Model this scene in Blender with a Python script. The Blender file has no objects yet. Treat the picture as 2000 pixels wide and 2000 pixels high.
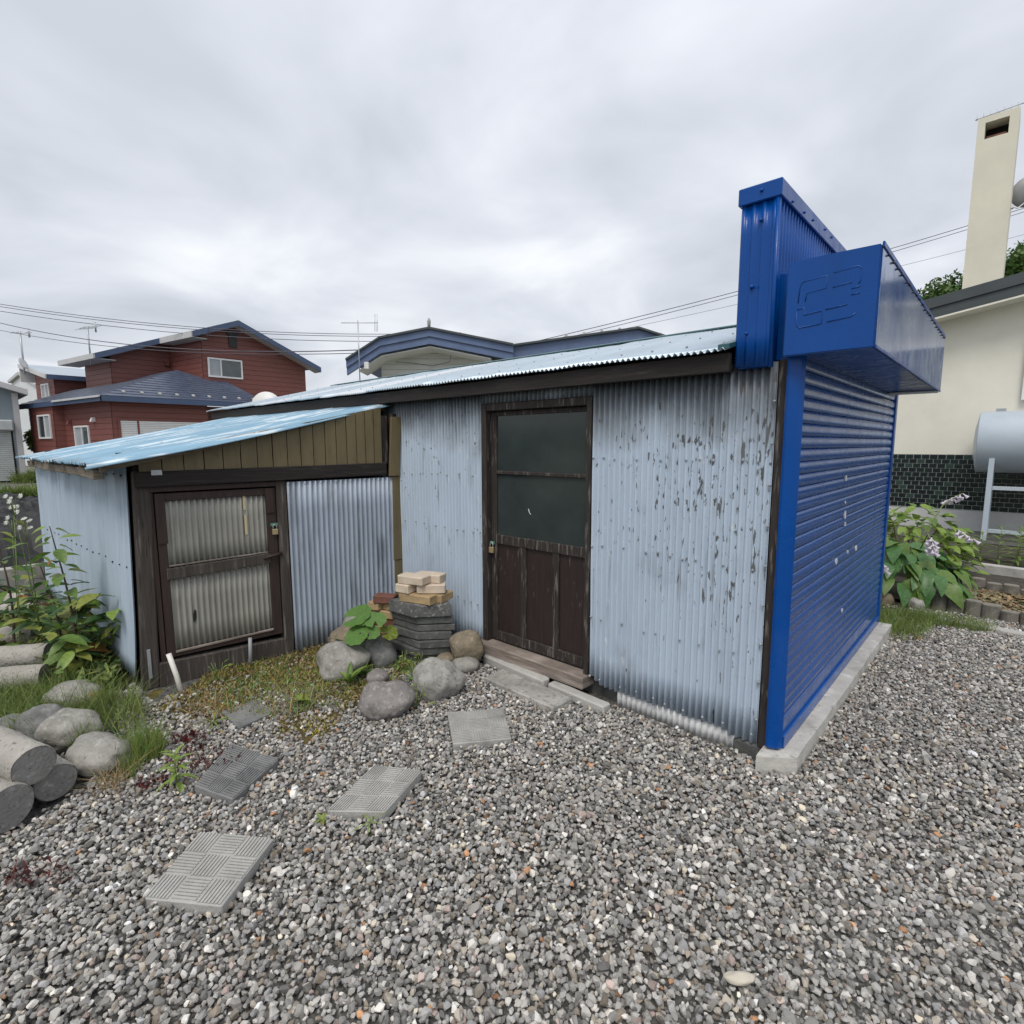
import bpy, bmesh, math, random
import numpy as np
from mathutils import Vector, Matrix, noise

random.seed(7); rng = np.random.default_rng(7)
sc = bpy.context.scene
COL = sc.collection

# ------------------------------------------------------------------ camera
CAM = Vector((0.841, -2.766, 1.6))
PITCH, ROLL, YAW = math.radians(7.147), math.radians(-0.146), math.radians(42.745)
fw = Vector((-math.sin(YAW)*math.cos(PITCH), math.cos(YAW)*math.cos(PITCH), -math.sin(PITCH)))
rt = fw.cross(Vector((0, 0, 1))).normalized(); up = rt.cross(fw)
rt, up = rt*math.cos(ROLL)+up*math.sin(ROLL), -rt*math.sin(ROLL)+up*math.cos(ROLL)
cam = bpy.data.cameras.new('camera'); camo = bpy.data.objects.new('camera', cam); COL.objects.link(camo)
cam.sensor_width = 36; cam.lens = 36*1054.3/2000; cam.clip_start = .05; cam.clip_end = 3000
camo.matrix_world = Matrix(((rt.x, up.x, -fw.x, CAM.x), (rt.y, up.y, -fw.y, CAM.y), (rt.z, up.z, -fw.z, CAM.z), (0, 0, 0, 1)))
sc.camera = camo

# ------------------------------------------------------------------ overcast sky and soft sun
SUN_EL, SUN_AZ = math.radians(58), math.radians(155)     # azimuth measured from +Y towards +X
w = bpy.data.worlds.new('World'); sc.world = w; w.use_nodes = True
nt = w.node_tree; nt.nodes.clear()
def wn(t, **k):
    n = nt.nodes.new(t)
    for a, b in k.items(): setattr(n, a, b)
    return n
def L(a, b): nt.links.new(a, b)
out = wn('ShaderNodeOutputWorld'); bg = wn('ShaderNodeBackground'); L(bg.outputs[0], out.inputs[0])
sky = wn('ShaderNodeTexSky', sky_type='NISHITA', sun_disc=False, sun_elevation=SUN_EL, sun_rotation=SUN_AZ)
skm = wn('ShaderNodeMixRGB', blend_type='MULTIPLY'); skm.inputs[0].default_value = 1; skm.inputs[2].default_value = (.1, .1, .1, 1)
L(sky.outputs[0], skm.inputs[1])
tc = wn('ShaderNodeTexCoord'); sep = wn('ShaderNodeSeparateXYZ'); L(tc.outputs['Generated'], sep.inputs[0])
mx = wn('ShaderNodeMath', operation='MAXIMUM'); L(sep.outputs[2], mx.inputs[0]); mx.inputs[1].default_value = 0
ad = wn('ShaderNodeMath', operation='ADD'); L(mx.outputs[0], ad.inputs[0]); ad.inputs[1].default_value = .22
dx = wn('ShaderNodeMath', operation='DIVIDE'); L(sep.outputs[0], dx.inputs[0]); L(ad.outputs[0], dx.inputs[1])
dy = wn('ShaderNodeMath', operation='DIVIDE'); L(sep.outputs[1], dy.inputs[0]); L(ad.outputs[0], dy.inputs[1])
cb = wn('ShaderNodeCombineXYZ'); L(dx.outputs[0], cb.inputs[0]); L(dy.outputs[0], cb.inputs[1]); cb.inputs[2].default_value = 5.15
n1 = wn('ShaderNodeTexNoise'); L(cb.outputs[0], n1.inputs[0])
n1.inputs['Scale'].default_value = 1.5; n1.inputs['Detail'].default_value = 6; n1.inputs['Roughness'].default_value = .48; n1.inputs['Distortion'].default_value = .35
rp = wn('ShaderNodeValToRGB'); L(n1.outputs[0], rp.inputs[0])
e = rp.color_ramp.elements
e[0].position = .31; e[0].color = (.46, .485, .53, 1)
e[1].position = .69; e[1].color = (.785, .80, .825, 1)
m = rp.color_ramp.elements.new(.5); m.color = (.595, .618, .668, 1)
zb = wn('ShaderNodeMath', operation='MULTIPLY_ADD'); L(mx.outputs[0], zb.inputs[0]); zb.inputs[1].default_value = .42; zb.inputs[2].default_value = .93
mb = wn('ShaderNodeMixRGB', blend_type='MULTIPLY'); mb.inputs[0].default_value = 1; L(rp.outputs[0], mb.inputs[1]); L(zb.outputs[0], mb.inputs[2])
mixs = wn('ShaderNodeMixRGB'); mixs.inputs[0].default_value = .93; L(skm.outputs[0], mixs.inputs[1]); L(mb.outputs[0], mixs.inputs[2])
L(mixs.outputs[0], bg.inputs[0]); bg.inputs[1].default_value = 1.0
sun = bpy.data.lights.new('sun', 'SUN'); sun.energy = 1.5; sun.angle = math.radians(22); sun.color = (1, .94, .86)
suno = bpy.data.objects.new('sun', sun); COL.objects.link(suno)
sd = Vector((math.sin(SUN_AZ)*math.cos(SUN_EL), math.cos(SUN_AZ)*math.cos(SUN_EL), math.sin(SUN_EL)))
suno.rotation_euler = sd.to_track_quat('Z', 'Y').to_euler()
vs = sc.view_settings; vs.view_transform = 'Standard'; vs.look = 'None'; vs.exposure = 0.36; vs.gamma = 1; vs.use_curve_mapping = False
sc.render.engine = 'CYCLES'; sc.render.resolution_x = sc.render.resolution_y = 1024
sc.cycles.max_bounces = 6; sc.cycles.use_denoising = True

# ------------------------------------------------------------------ helpers
V = Vector
def sp(o, label=None, cat=None, group=None, kind=None):
    for k, v in (('label', label), ('category', cat), ('group', group), ('kind', kind)):
        if v: o[k] = v
    return o
def root(name, loc, label, cat, group=None):
    o = bpy.data.objects.new(name, None); o.location = loc; o.empty_display_size = .1; COL.objects.link(o)
    return sp(o, label, cat, group)
def adopt(o, parent):
    if parent is None: return o
    o.parent = parent
    if parent.type == 'EMPTY': o.matrix_parent_inverse = Matrix.Translation(-V(parent.location))
    return o
def mobj(name, me, parent=None, loc=None, rot=None, mat=None):
    o = bpy.data.objects.new(name, me); COL.objects.link(o)
    if mat is not None and not me.materials: me.materials.append(mat)
    if loc is not None: o.location = loc
    if rot is not None: o.rotation_euler = rot
    return adopt(o, parent)
def mesh(name, vs_, fs, smooth=False):
    me = bpy.data.meshes.new(name); me.from_pydata([tuple(v) for v in vs_], [], fs); me.update()
    if smooth: me.polygons.foreach_set('use_smooth', [True]*len(me.polygons))
    return me
def geo(name, vs_, fs, mat, parent=None, smooth=False, **k):
    return mobj(name, mesh(name, vs_, fs, smooth), parent, mat=mat, **k)
def bm_obj(name, bm, mat, parent=None, smooth=False, **k):
    bmesh.ops.recalc_face_normals(bm, faces=bm.faces)
    me = bpy.data.meshes.new(name); bm.to_mesh(me); bm.free()
    if smooth: me.polygons.foreach_set('use_smooth', [True]*len(me.polygons))
    return mobj(name, me, parent, mat=mat, **k)
I3 = lambda u, v, z: V((u, v, z))
BF = [(0, 3, 2, 1), (4, 5, 6, 7), (0, 1, 5, 4), (1, 2, 6, 5), (2, 3, 7, 6), (3, 0, 4, 7)]
def add_box(bm, lo, hi, P=I3, jit=0, bev=0):
    c = [(lo[0], lo[1], lo[2]), (hi[0], lo[1], lo[2]), (hi[0], hi[1], lo[2]), (lo[0], hi[1], lo[2]),
         (lo[0], lo[1], hi[2]), (hi[0], lo[1], hi[2]), (hi[0], hi[1], hi[2]), (lo[0], hi[1], hi[2])]
    r = lambda: random.uniform(-jit, jit) if jit else 0
    vv = [bm.verts.new(P(a+r(), b+r(), z+r())) for a, b, z in c]
    ff = [bm.faces.new([vv[i] for i in f]) for f in BF]
    if bev:
        ed = list({e for f in ff for e in f.edges})
        bmesh.ops.bevel(bm, geom=ed, offset=bev, segments=1, affect='EDGES', clamp_overlap=True)
def bx(name, lo, hi, mat, parent=None, P=I3, bev=.003, jit=0, **k):
    bm = bmesh.new(); add_box(bm, lo, hi, P, jit, bev); return bm_obj(name, bm, mat, parent, **k)
def boxes(name, lst, mat, parent=None, P=I3, bev=.003, jit=0, **k):
    bm = bmesh.new()
    for lo, hi in lst: add_box(bm, lo, hi, P, jit, bev)
    return bm_obj(name, bm, mat, parent, **k)
def prism(name, poly, d0, d1, P, mat, parent=None, bev=0, **k):
    """poly in (u,z); extruded in d from d0 to d1 through P(u,d,z)"""
    bm = bmesh.new(); n = len(poly)
    a = [bm.verts.new(P(u, d0, z)) for u, z in poly]; b = [bm.verts.new(P(u, d1, z)) for u, z in poly]
    bm.faces.new(a); bm.faces.new(b[::-1])
    for i in range(n): bm.faces.new((a[i], b[i], b[(i+1) % n], a[(i+1) % n]))
    if bev: bmesh.ops.bevel(bm, geom=list(bm.edges), offset=bev, segments=1, affect='EDGES', clamp_overlap=True)
    return bm_obj(name, bm, mat, parent, **k)
def tube_data(pts, rad, seg=8, cap=True):
    pts = [V(p) for p in pts]; n = len(pts); R = rad if isinstance(rad, (list, tuple)) else [rad]*n
    vs_, fs = [], []; prev = None
    for i, p in enumerate(pts):
        t = (pts[min(i+1, n-1)]-pts[max(i-1, 0)]).normalized()
        a = (prev - t*prev.dot(t)) if prev is not None else t.orthogonal()
        a.normalize(); prev = a; b = t.cross(a)
        for j in range(seg):
            th = 2*math.pi*j/seg; vs_.append(p+(a*math.cos(th)+b*math.sin(th))*R[i])
    for i in range(n-1):
        for j in range(seg):
            fs.append((i*seg+j, i*seg+(j+1) % seg, (i+1)*seg+(j+1) % seg, (i+1)*seg+j))
    if cap: fs += [tuple(range(seg))[::-1], tuple(range((n-1)*seg, n*seg))]
    return vs_, fs
def tube(name, pts, rad, mat, parent=None, seg=8, smooth=True, **k):
    a, b = tube_data(pts, rad, seg); return geo(name, a, b, mat, parent, smooth, **k)
def tubes(name, lst, mat, parent=None, seg=6, smooth=True, **k):
    vs_, fs = [], []
    for pts, r in lst:
        a, b = tube_data(pts, r, seg); o = len(vs_); vs_ += a; fs += [tuple(i+o for i in f) for f in b]
    return geo(name, vs_, fs, mat, parent, smooth, **k)
def corr(name, P, u0, u1, v0, v1, pitch, amp, mat, parent=None, nv=6, seg=6, wob=0, cut0=None, cut1=None, ph=0, thick=.0012, profile='sin'):
    """corrugated sheet: u across the ribs, v along them, d out of the sheet"""
    nu = max(2, int(round((u1-u0)/pitch*seg))); vs_, fs = [], []
    for i in range(nu+1):
        u = u0+(u1-u0)*i/nu
        q = 2*math.pi*(u-u0)/pitch+ph
        s = math.sin(q)
        d = amp*(s if profile == 'sin' else max(-.15, s)**1 if profile == 'rib' else s)
        a = v0+(cut0(u) if cut0 else 0); b = v1+(cut1(u) if cut1 else 0)
        for j in range(nv+1):
            v = a+(b-a)*j/nv
            dd = d
            if wob: dd += wob*noise.noise(V((u*2.3, v*2.1, 3.3)))
            vs_.append(P(u, dd, v))
    for i in range(nu):
        for j in range(nv):
            k = i*(nv+1)+j; fs.append((k, k+nv+1, k+nv+2, k+1))
    o = geo(name, vs_, fs, mat, parent, True)
    md = o.modifiers.new('thickness', 'SOLIDIFY'); md.thickness = thick; md.offset = 0
    return o
def siding(poly, pitch, P, mat, parent, name='siding_board', t=.03, gap=.014):
    """a wall outline (convex, in u,z) split into single horizontal boards"""
    z0 = min(z for u, z in poly); z1 = max(z for u, z in poly); z = z0
    def clip(pl, f):
        o = []
        for i, p in enumerate(pl):
            q = pl[(i+1) % len(pl)]; a, b = f(p), f(q)
            if a >= 0: o.append(p)
            if a*b < 0:
                s = a/(a-b); o.append((p[0]+(q[0]-p[0])*s, p[1]+(q[1]-p[1])*s))
        return o
    while z < z1-.02:
        a, b = z, min(z+pitch-gap, z1)
        pl = clip(clip(poly, lambda p: p[1]-a), lambda p: b-p[1])
        if len(pl) >= 3: prism(name, pl, 0, t, P, mat, parent)
        z += pitch
    us = poly
    prism('wall_backing', poly, -.06, .008, P, M_JOINT, parent)

# ------------------------------------------------------------------ materials
def mat(name, base, rough=.6, var=.15, scale=6, stretch=(1, 1, 1), bump=.15, bscale=60, bstretch=(1, 1, 1), metal=0, spec=.5,
        layers=(), coat=0, detail=6, tint=None, two=False, attr=None, btype='noise', rvar=0):
    m_ = bpy.data.materials.new(name); m_.use_nodes = True; t = m_.node_tree; t.nodes.clear()
    def N(ty, **k):
        n = t.nodes.new(ty)
        for a, b in k.items(): setattr(n, a, b)
        return n
    lk = t.links.new
    o = N('ShaderNodeOutputMaterial'); p = N('ShaderNodeBsdfPrincipled'); lk(p.outputs[0], o.inputs[0])
    p.inputs['Metallic'].default_value = metal; p.inputs['Specular IOR Level'].default_value = spec
    p.inputs['Roughness'].default_value = rough; p.inputs['Coat Weight'].default_value = coat; p.inputs['Coat Roughness'].default_value = .12
    c = N('ShaderNodeTexCoord')
    def nz(s, st, det=detail, off=0):
        mp = N('ShaderNodeMapping'); mp.inputs['Scale'].default_value = st; mp.inputs['Location'].default_value = (off, off*.7, off*.3)
        lk(c.outputs['Object'], mp.inputs[0])
        n = N('ShaderNodeTexNoise'); lk(mp.outputs[0], n.inputs[0]); n.inputs['Scale'].default_value = s; n.inputs['Detail'].default_value = det; n.inputs['Roughness'].default_value = .58
        return n.outputs[0]
    r = N('ShaderNodeValToRGB'); lk(nz(scale, stretch), r.inputs[0])
    lo = [max(0, x*(1-var)) for x in base]; hi = [min(1, x*(1+var)) for x in (tint or base)]
    r.color_ramp.elements[0].position = .3; r.color_ramp.elements[1].position = .7
    r.color_ramp.elements[0].color = (*lo, 1); r.color_ramp.elements[1].color = (*hi, 1)
    col = r.outputs[0]
    if attr:
        at = N('ShaderNodeAttribute', attribute_name=attr, attribute_type='INSTANCER' if attr == 'col' else 'GEOMETRY')
        mm = N('ShaderNodeMixRGB', blend_type='MULTIPLY'); mm.inputs[0].default_value = 1; lk(col, mm.inputs[1]); lk(at.outputs['Color'], mm.inputs[2]); col = mm.outputs[0]
    rou = None
    for i, ly in enumerate(layers):
        lc, s, st, a, b, amt = ly[:6]
        f = nz(s, st, 5, 3.1*(i+1))
        if len(ly) > 6 and ly[6]:                   # extra large-scale mask (scale, strength)
            g = nz(ly[6][0], (1, 1, 1), 3, 11.3+i)
            q = N('ShaderNodeMath', operation='MULTIPLY_ADD'); lk(g, q.inputs[0]); q.inputs[1].default_value = ly[6][1]; q.inputs[2].default_value = -ly[6][1]*.5
            ad_ = N('ShaderNodeMath', operation='ADD'); lk(f, ad_.inputs[0]); lk(q.outputs[0], ad_.inputs[1]); f = ad_.outputs[0]
        if len(ly) > 7 and ly[7]:                   # wear, or painted-in shade, that grows along an axis: (axis, from, to, strength)
            for gr in (ly[7] if isinstance(ly[7][0], tuple) else (ly[7],)):
                sx = N('ShaderNodeSeparateXYZ'); lk(c.outputs['Object'], sx.inputs[0])
                mr = N('ShaderNodeMapRange'); lk(sx.outputs[gr[0]], mr.inputs[0])
                mr.inputs[1].default_value = gr[1]; mr.inputs[2].default_value = gr[2]; mr.inputs[3].default_value = 0; mr.inputs[4].default_value = gr[3]
                ad_ = N('ShaderNodeMath', operation='ADD'); lk(f, ad_.inputs[0]); lk(mr.outputs[0], ad_.inputs[1]); f = ad_.outputs[0]
        rr = N('ShaderNodeMapRange'); lk(f, rr.inputs[0]); rr.inputs[1].default_value = a; rr.inputs[2].default_value = b; rr.inputs[4].default_value = amt
        mm = N('ShaderNodeMixRGB'); lk(rr.outputs[0], mm.inputs[0]); lk(col, mm.inputs[1]); mm.inputs[2].default_value = (*lc, 1); col = mm.outputs[0]
    lk(col, p.inputs['Base Color'])
    if rvar:
        mr = N('ShaderNodeMapRange'); lk(nz(9, (1, 1, 1), 5, 5.5), mr.inputs[0]); mr.inputs[1].default_value = .3; mr.inputs[2].default_value = .7
        mr.inputs[3].default_value = max(.03, rough-rvar); mr.inputs[4].default_value = min(1, rough+rvar); lk(mr.outputs[0], p.inputs['Roughness'])
    if bump:
        bp = N('ShaderNodeBump'); bp.inputs['Strength'].default_value = bump; bp.inputs['Distance'].default_value = .01
        if btype == 'voronoi':
            mp = N('ShaderNodeMapping'); mp.inputs['Scale'].default_value = bstretch; lk(c.outputs['Object'], mp.inputs[0])
            vn = N('ShaderNodeTexVoronoi'); vn.inputs['Scale'].default_value = bscale; lk(mp.outputs[0], vn.inputs[0]); lk(vn.outputs[0], bp.inputs['Height'])
        else: lk(nz(bscale, bstretch, 6, 1.7), bp.inputs['Height'])
        lk(bp.outputs[0], p.inputs['Normal'])
    if two:      # thin leaf: some light passes through
        tr = N('ShaderNodeBsdfTranslucent'); lk(col, tr.inputs[0]); ms = N('ShaderNodeMixShader'); ms.inputs[0].default_value = .3
        lk(p.outputs[0], ms.inputs[1]); lk(tr.outputs[0], ms.inputs[2]); lk(ms.outputs[0], o.inputs[0])
    return m_

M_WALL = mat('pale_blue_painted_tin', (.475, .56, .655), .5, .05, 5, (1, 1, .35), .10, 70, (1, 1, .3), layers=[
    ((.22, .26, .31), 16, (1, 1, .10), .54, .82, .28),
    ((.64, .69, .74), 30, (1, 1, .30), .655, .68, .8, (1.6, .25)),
    ((.12, .135, .15), 2.6, (1, 1, .6), .60, 1.04, .88, (3, .2), (2, 1.42, 1.98, .66)),  # soot towards the top, with the shade under the eave painted in too
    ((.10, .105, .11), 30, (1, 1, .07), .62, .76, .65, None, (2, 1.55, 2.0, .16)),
    ((.095, .097, .098), 46, (1, 1, .33), .715, .727, .95, (1.8, .22), ((2, .5, 1.65, .085), (0, -.95, -.15, .045))),
    ((.115, .115, .11), 26, (1, 1, .22), .722, .730, .95, (1.1, .20), ((0, -.75, -.05, .085), (2, .7, 1.6, .05))),
    ((.30, .17, .09), 60, (1, 1, .25), .76, .80, .6)])
M_WALL2 = mat('weathered_blue_grey_tin', (.37, .425, .495), .5, .10, 6, (1, 1, .3), .12, 70, (1, 1, .3), layers=[
    ((.12, .13, .15), 12, (1, 1, .14), .52, .74, .75),
    ((.55, .60, .66), 18, (1, 1, .2), .62, .72, .5),
    ((.22, .14, .09), 40, (1, 1, .2), .72, .78, .6)])
M_SIDE = mat('faded_blue_tin', (.415, .50, .59), .48, .08, 4, (1, 1, .25), .10, 60, (1, 1, .25), layers=[
    ((.60, .68, .74), 10, (1, 1, .07), .56, .72, .45),
    ((.13, .16, .20), 15, (1, 1, .08), .58, .80, .65, None, (2, .9, 1.5, .10))])
M_SKIRT = mat('white_tin', (.74, .74, .73), .5, .10, 8, layers=[((.35, .33, .30), 9, (1, 1, .5), .55, .8, .5)])
M_ROOF = mat('light_blue_roof_tin', (.44, .525, .59), .34, .10, 3, (1, .3, 1), .06, 40, metal=.35, layers=[
    ((.60, .66, .70), 7, (1, .1, 1), .55, .75, .6), ((.16, .22, .25), 30, (1, .3, 1), .68, .76, .5)])
M_ROOFW = mat('bare_tin_roof', (.72, .75, .78), .32, .08, 3, (1, .3, 1), .05, 40, metal=.45, layers=[((.45, .55, .62), 9, (1, .1, 1), .55, .75, .5)])
M_ROOF2 = mat('sky_blue_roof_tin', (.215, .37, .485), .44, .14, 3, (1, .25, 1), .06, 40, metal=.08, layers=[
    ((.66, .73, .76), 7, (1, .04, 1), .54, .58, .75), ((.14, .30, .44), 13, (1, .05, 1), .56, .68, .7), ((.16, .13, .11), 26, (1, .3, 1), .68, .74, .7), ((.25, .13, .08), 30, (1, .6, 1), .66, .72, .7, None, (1, -1.9, -2.15, .12))])
M_TEAL = mat('dark_teal_flashing', (.03, .10, .11), .4, .2)
M_RBLUE = mat('royal_blue_gloss_paint', (.0006, .061, .285), .30, .10, 3, (1, 1, .6), .06, 14, rvar=.08, spec=.30, layers=[
    ((.004, .08, .36), 9, (1, 1, .4), .60, .8, .5), ((.002, .012, .07), 26, (1, 1, .3), .70, .76, .6), ((.06, .13, .34), 3, (1, 1, .4), .55, .80, .28), ((.15, .085, .05), 80, (1, 1, .4), .745, .76, .6)])
M_RBLUE2 = mat('royal_blue_shutter_paint', (.001, .066, .285), .24, .12, 4, (1, .4, 1), .0, 12, rvar=.06, spec=.5, layers=[((.04, .10, .27), 5, (1, .3, 1), .56, .8, .45)])
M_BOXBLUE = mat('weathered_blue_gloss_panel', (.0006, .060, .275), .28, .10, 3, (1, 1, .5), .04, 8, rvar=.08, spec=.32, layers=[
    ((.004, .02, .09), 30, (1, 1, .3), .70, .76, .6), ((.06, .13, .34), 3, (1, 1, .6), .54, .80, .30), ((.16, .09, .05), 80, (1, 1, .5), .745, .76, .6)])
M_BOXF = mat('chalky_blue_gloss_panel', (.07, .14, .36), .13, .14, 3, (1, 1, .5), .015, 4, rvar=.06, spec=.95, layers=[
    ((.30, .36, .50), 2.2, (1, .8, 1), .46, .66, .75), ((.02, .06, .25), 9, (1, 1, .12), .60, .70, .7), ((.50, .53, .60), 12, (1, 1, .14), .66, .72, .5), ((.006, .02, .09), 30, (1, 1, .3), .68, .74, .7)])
M_WOOD = mat('dark_weathered_timber', (.026, .020, .017), .75, .4, 5, (9, 9, .9), .35, 9, (14, 14, .8), layers=[
    ((.17, .15, .135), 9, (6, 6, .7), .55, .66, .75, (2.5, .25))])
M_RAFT = mat('pale_weathered_timber', (.20, .17, .13), .85, .3, 6, (10, .8, 10), .4, 9, (14, .7, 14), layers=[((.07, .055, .04), 7, (6, .6, 6), .54, .68, .7)])
M_WOODG = mat('grey_weathered_timber', (.058, .048, .041), .85, .35, 4, (10, 10, .8), .5, 9, (14, 14, .7), layers=[
    ((.24, .215, .195), 6, (7, 7, .5), .56, .70, .6), ((.025, .02, .018), 8, (9, 9, .6), .60, .68, .8)])
M_WOODH = mat('dark_beam_timber', (.017, .0125, .011), .8, .4, 5, (.9, .9, 12), .35, 9, (.8, .8, 16), layers=[
    ((.10, .085, .075), 6, (.6, .6, 8), .60, .74, .45)])
M_SILL = mat('worn_sill_timber', (.20, .165, .14), .85, .3, 5, (.9, .9, 12), .4, 9, (.8, .8, 16), layers=[
    ((.40, .34, .31), 5, (.7, .7, 8), .50, .66, .7), ((.06, .045, .04), 7, (.6, .6, 9), .60, .68, .7)])
M_RED = mat('red_brown_timber', (.036, .020, .016), .65, .3, 5, (8, 8, .8), .25, 9, (14, 14, .8), layers=[((.02, .012, .01), 5, (6, 6, 1), .5, .7, .7)])
M_PANEL = mat('dark_brown_door_panel', (.026, .015, .014), .55, .3, 5, (9, 9, .7), .2, 12, (14, 14, .6), layers=[
    ((.20, .18, .165), 9, (7, 7, .8), .66, .72, .7, (2.2, .3))])
M_YEL = mat('ochre_boards', (.155, .122, .062), .6, .14, 4, (5, 5, .6), .15, 30, (4, 4, .5), layers=[((.07, .05, .025), 12, (1, 1, .5), .58, .78, .6)])
M_GLASS = mat('dark_textured_glass', (.034, .045, .044), .08, .15, 5, (1, 1, 1), .025, 160, spec=.5)
M_PLAST = mat('grey_translucent_sheet', (.33, .325, .285), .5, .12, 5, (1, 1, .3), .08, 60, (1, 1, .2), layers=[((.14, .14, .12), 9, (1, 1, .3), .55, .8, .6)])
M_DARK = mat('dark_void', (.012, .011, .010), .9, .2)
M_CONC = mat('grey_concrete', (.40, .39, .365), .85, .16, 7, bump=.35, bscale=70, layers=[((.15, .145, .13), 5, (1, 1, 1), .54, .74, .6), ((.5, .49, .46), 18, (1, 1, 1), .62, .72, .5)])
M_THRES = mat('worn_threshold_concrete', (.47, .455, .42), .85, .16, 6, bump=.5, bscale=40, layers=[((.24, .23, .205), 5, (1, 1, 1), .52, .70, .65), ((.20, .185, .15), 24, (1, 1, 1), .60, .70, .6), ((.66, .65, .62), 9, (1, 1, 1), .58, .68, .7)])
M_CONCD = mat('dark_old_concrete', (.095, .096, .092), .9, .35, 12, bump=.55, bscale=45, layers=[((.22, .22, .21), 28, (1, 1, 1), .60, .72, .7), ((.10, .115, .05), 6, (1, 1, 1), .60, .72, .4)])
M_CONCD2 = mat('speckled_dark_concrete_block', (.115, .116, .114), .9, .35, 14, bump=.55, bscale=45, layers=[((.36, .36, .35), 34, (1, 1, 1), .56, .66, .75)])
M_PAVE = mat('paving_concrete', (.35, .345, .325), .85, .16, 9, bump=.35, bscale=90, layers=[((.38, .375, .355), 40, (1, 1, 1), .60, .70, .5), ((.09, .09, .085), 6, (1, 1, 1), .58, .78, .6)])
M_PAVED = mat('dark_paving_concrete', (.20, .20, .197), .85, .2, 9, bump=.35, bscale=90, layers=[((.05, .055, .055), 5, (1, 1, 1), .52, .7, .6)])
M_CORE = mat('core_concrete', (.35, .33, .295), .9, .16, 8, bump=.8, bscale=50, layers=[((.10, .095, .085), 48, (1, 1, 1), .58, .66, .75), ((.52, .48, .44), 14, (1, 1, 1), .60, .72, .5), ((.14, .15, .10), 4, (1, 1, 1), .58, .76, .5)])
M_COREE = mat('core_end_concrete', (.20, .195, .185), .9, .25, 9, bump=.6, bscale=50, layers=[((.34, .335, .33), 34, (1, 1, 1), .56, .66, .7), ((.07, .07, .065), 60, (1, 1, 1), .6, .68, .7)])
def stone_mat(n, c, c2, sp_=.5): return mat(n, c, .85, .28, 6, bump=.7, bscale=34, layers=[(c2, 30, (1, 1, 1), .54, .64, .7), ((c[0]*.35, c[1]*.35, c[2]*.35), 55, (1, 1, 1), .60, .68, .7), ((.09, .095, .065), 7, (1, 1, 1), .56, .70, sp_)])
M_ST = [stone_mat('grey_boulder', (.27, .26, .235), (.40, .385, .35)), stone_mat('brown_boulder', (.20, .165, .115), (.32, .27, .20)),
        stone_mat('purple_grey_boulder', (.20, .185, .175), (.35, .33, .315)), stone_mat('pale_boulder', (.33, .32, .295), (.17, .155, .14)),
        stone_mat('dark_grey_boulder', (.155, .155, .15), (.25, .25, .24))]
M_BR = [mat('beige_brick', (.56, .47, .37), .85, .10, 9, bump=.3, bscale=60, layers=[((.42, .29, .19), 10, (1, 1, 1), .60, .76, .5)]),
        mat('yellow_brown_brick', (.38, .275, .15), .88, .16, 9, bump=.4, bscale=50, layers=[((.16, .13, .06), 9, (1, 1, 1), .56, .70, .7), ((.55, .40, .22), 14, (1, 1, 1), .6, .7, .5)]),
        mat('red_brick', (.155, .065, .045), .88, .2, 9, bump=.4, bscale=50, layers=[((.08, .04, .03), 9, (1, 1, 1), .56, .7, .6)])]
M_SOIL = mat('dark_soil', (.045, .038, .030), .95, .4, 9, bump=.8, bscale=30, layers=[((.10, .085, .065), 24, (1, 1, 1), .58, .7, .6)])
M_GROUND = mat('far_ground', (.125, .13, .085), .95, .35, .5, bump=.5, bscale=8, layers=[((.16, .14, .10), .8, (1, 1, 1), .5, .7, .7)])
M_BED = mat('gravel_bed', (.085, .082, .076), .95, .5, 40, bump=.9, bscale=45, btype='voronoi', layers=[((.20, .195, .185), 55, (1, 1, 1), .55, .62, .8), ((.03, .03, .028), 38, (1, 1, 1), .56, .64, .8)])
M_STONE = mat('gravel_stone', (.95, .95, .95), .85, .18, 60, bump=.25, bscale=160, attr='col')
M_ASPH = mat('asphalt', (.14, .135, .13), .9, .15, 4, bump=.3, bscale=60)
M_MOSS = mat('moss_and_litter', (.10, .08, .035), .95, .5, 14, bump=1.0, bscale=80, spec=.05, layers=[((.22, .17, .035), 5, (1, 1, 1), .54, .68, .7), ((.16, .11, .06), 60, (1, 1, 1), .56, .64, .7), ((.035, .026, .018), 8, (1, 1, 1), .56, .66, .8), ((.10, .12, .03), 5, (1, 1, 1), .58, .7, .6)])
def leafm(n, c, var=.25, rough=.45): return mat(n, c, rough, var, 7, bump=.12, bscale=40, two=True)
M_LEAF = leafm('green_leaf', (.13, .22, .045)); M_LEAFY = leafm('yellow_green_leaf', (.26, .29, .06)); M_LEAFD = leafm('dark_green_leaf', (.05, .115, .035))
M_HOSTA = leafm('hosta_leaf', (.085, .20, .06), .3, .38); M_LIME = leafm('lime_leaf', (.22, .32, .06)); M_PETAL = leafm('pale_lilac_petal', (.72, .66, .76), .06)
M_ORL = leafm('rusty_leaf', (.34, .17, .06)); M_GRASS = mat('grass_blades', (.165, .225, .065), .6, .3, 3, bump=0, two=True, attr='tone')
M_MTUFT = mat('moss_tuft', (.30, .25, .06), .9, .3, 6, bump=0, attr='tone')
M_REDW = mat('red_creeper', (.105, .022, .022), .6, .35, 20, bump=0, two=True, attr='tone')
M_LITTER = mat('dead_leaf_litter', (.22, .165, .095), .8, .3, 20, bump=0, attr='tone')
M_WFLOW = leafm('white_petal', (.80, .80, .74), .04)
M_STEM = mat('brown_stem', (.075, .045, .028), .7, .3, 20); M_GSTEM = mat('green_stem', (.15, .20, .06), .6, .2, 20)
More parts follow.
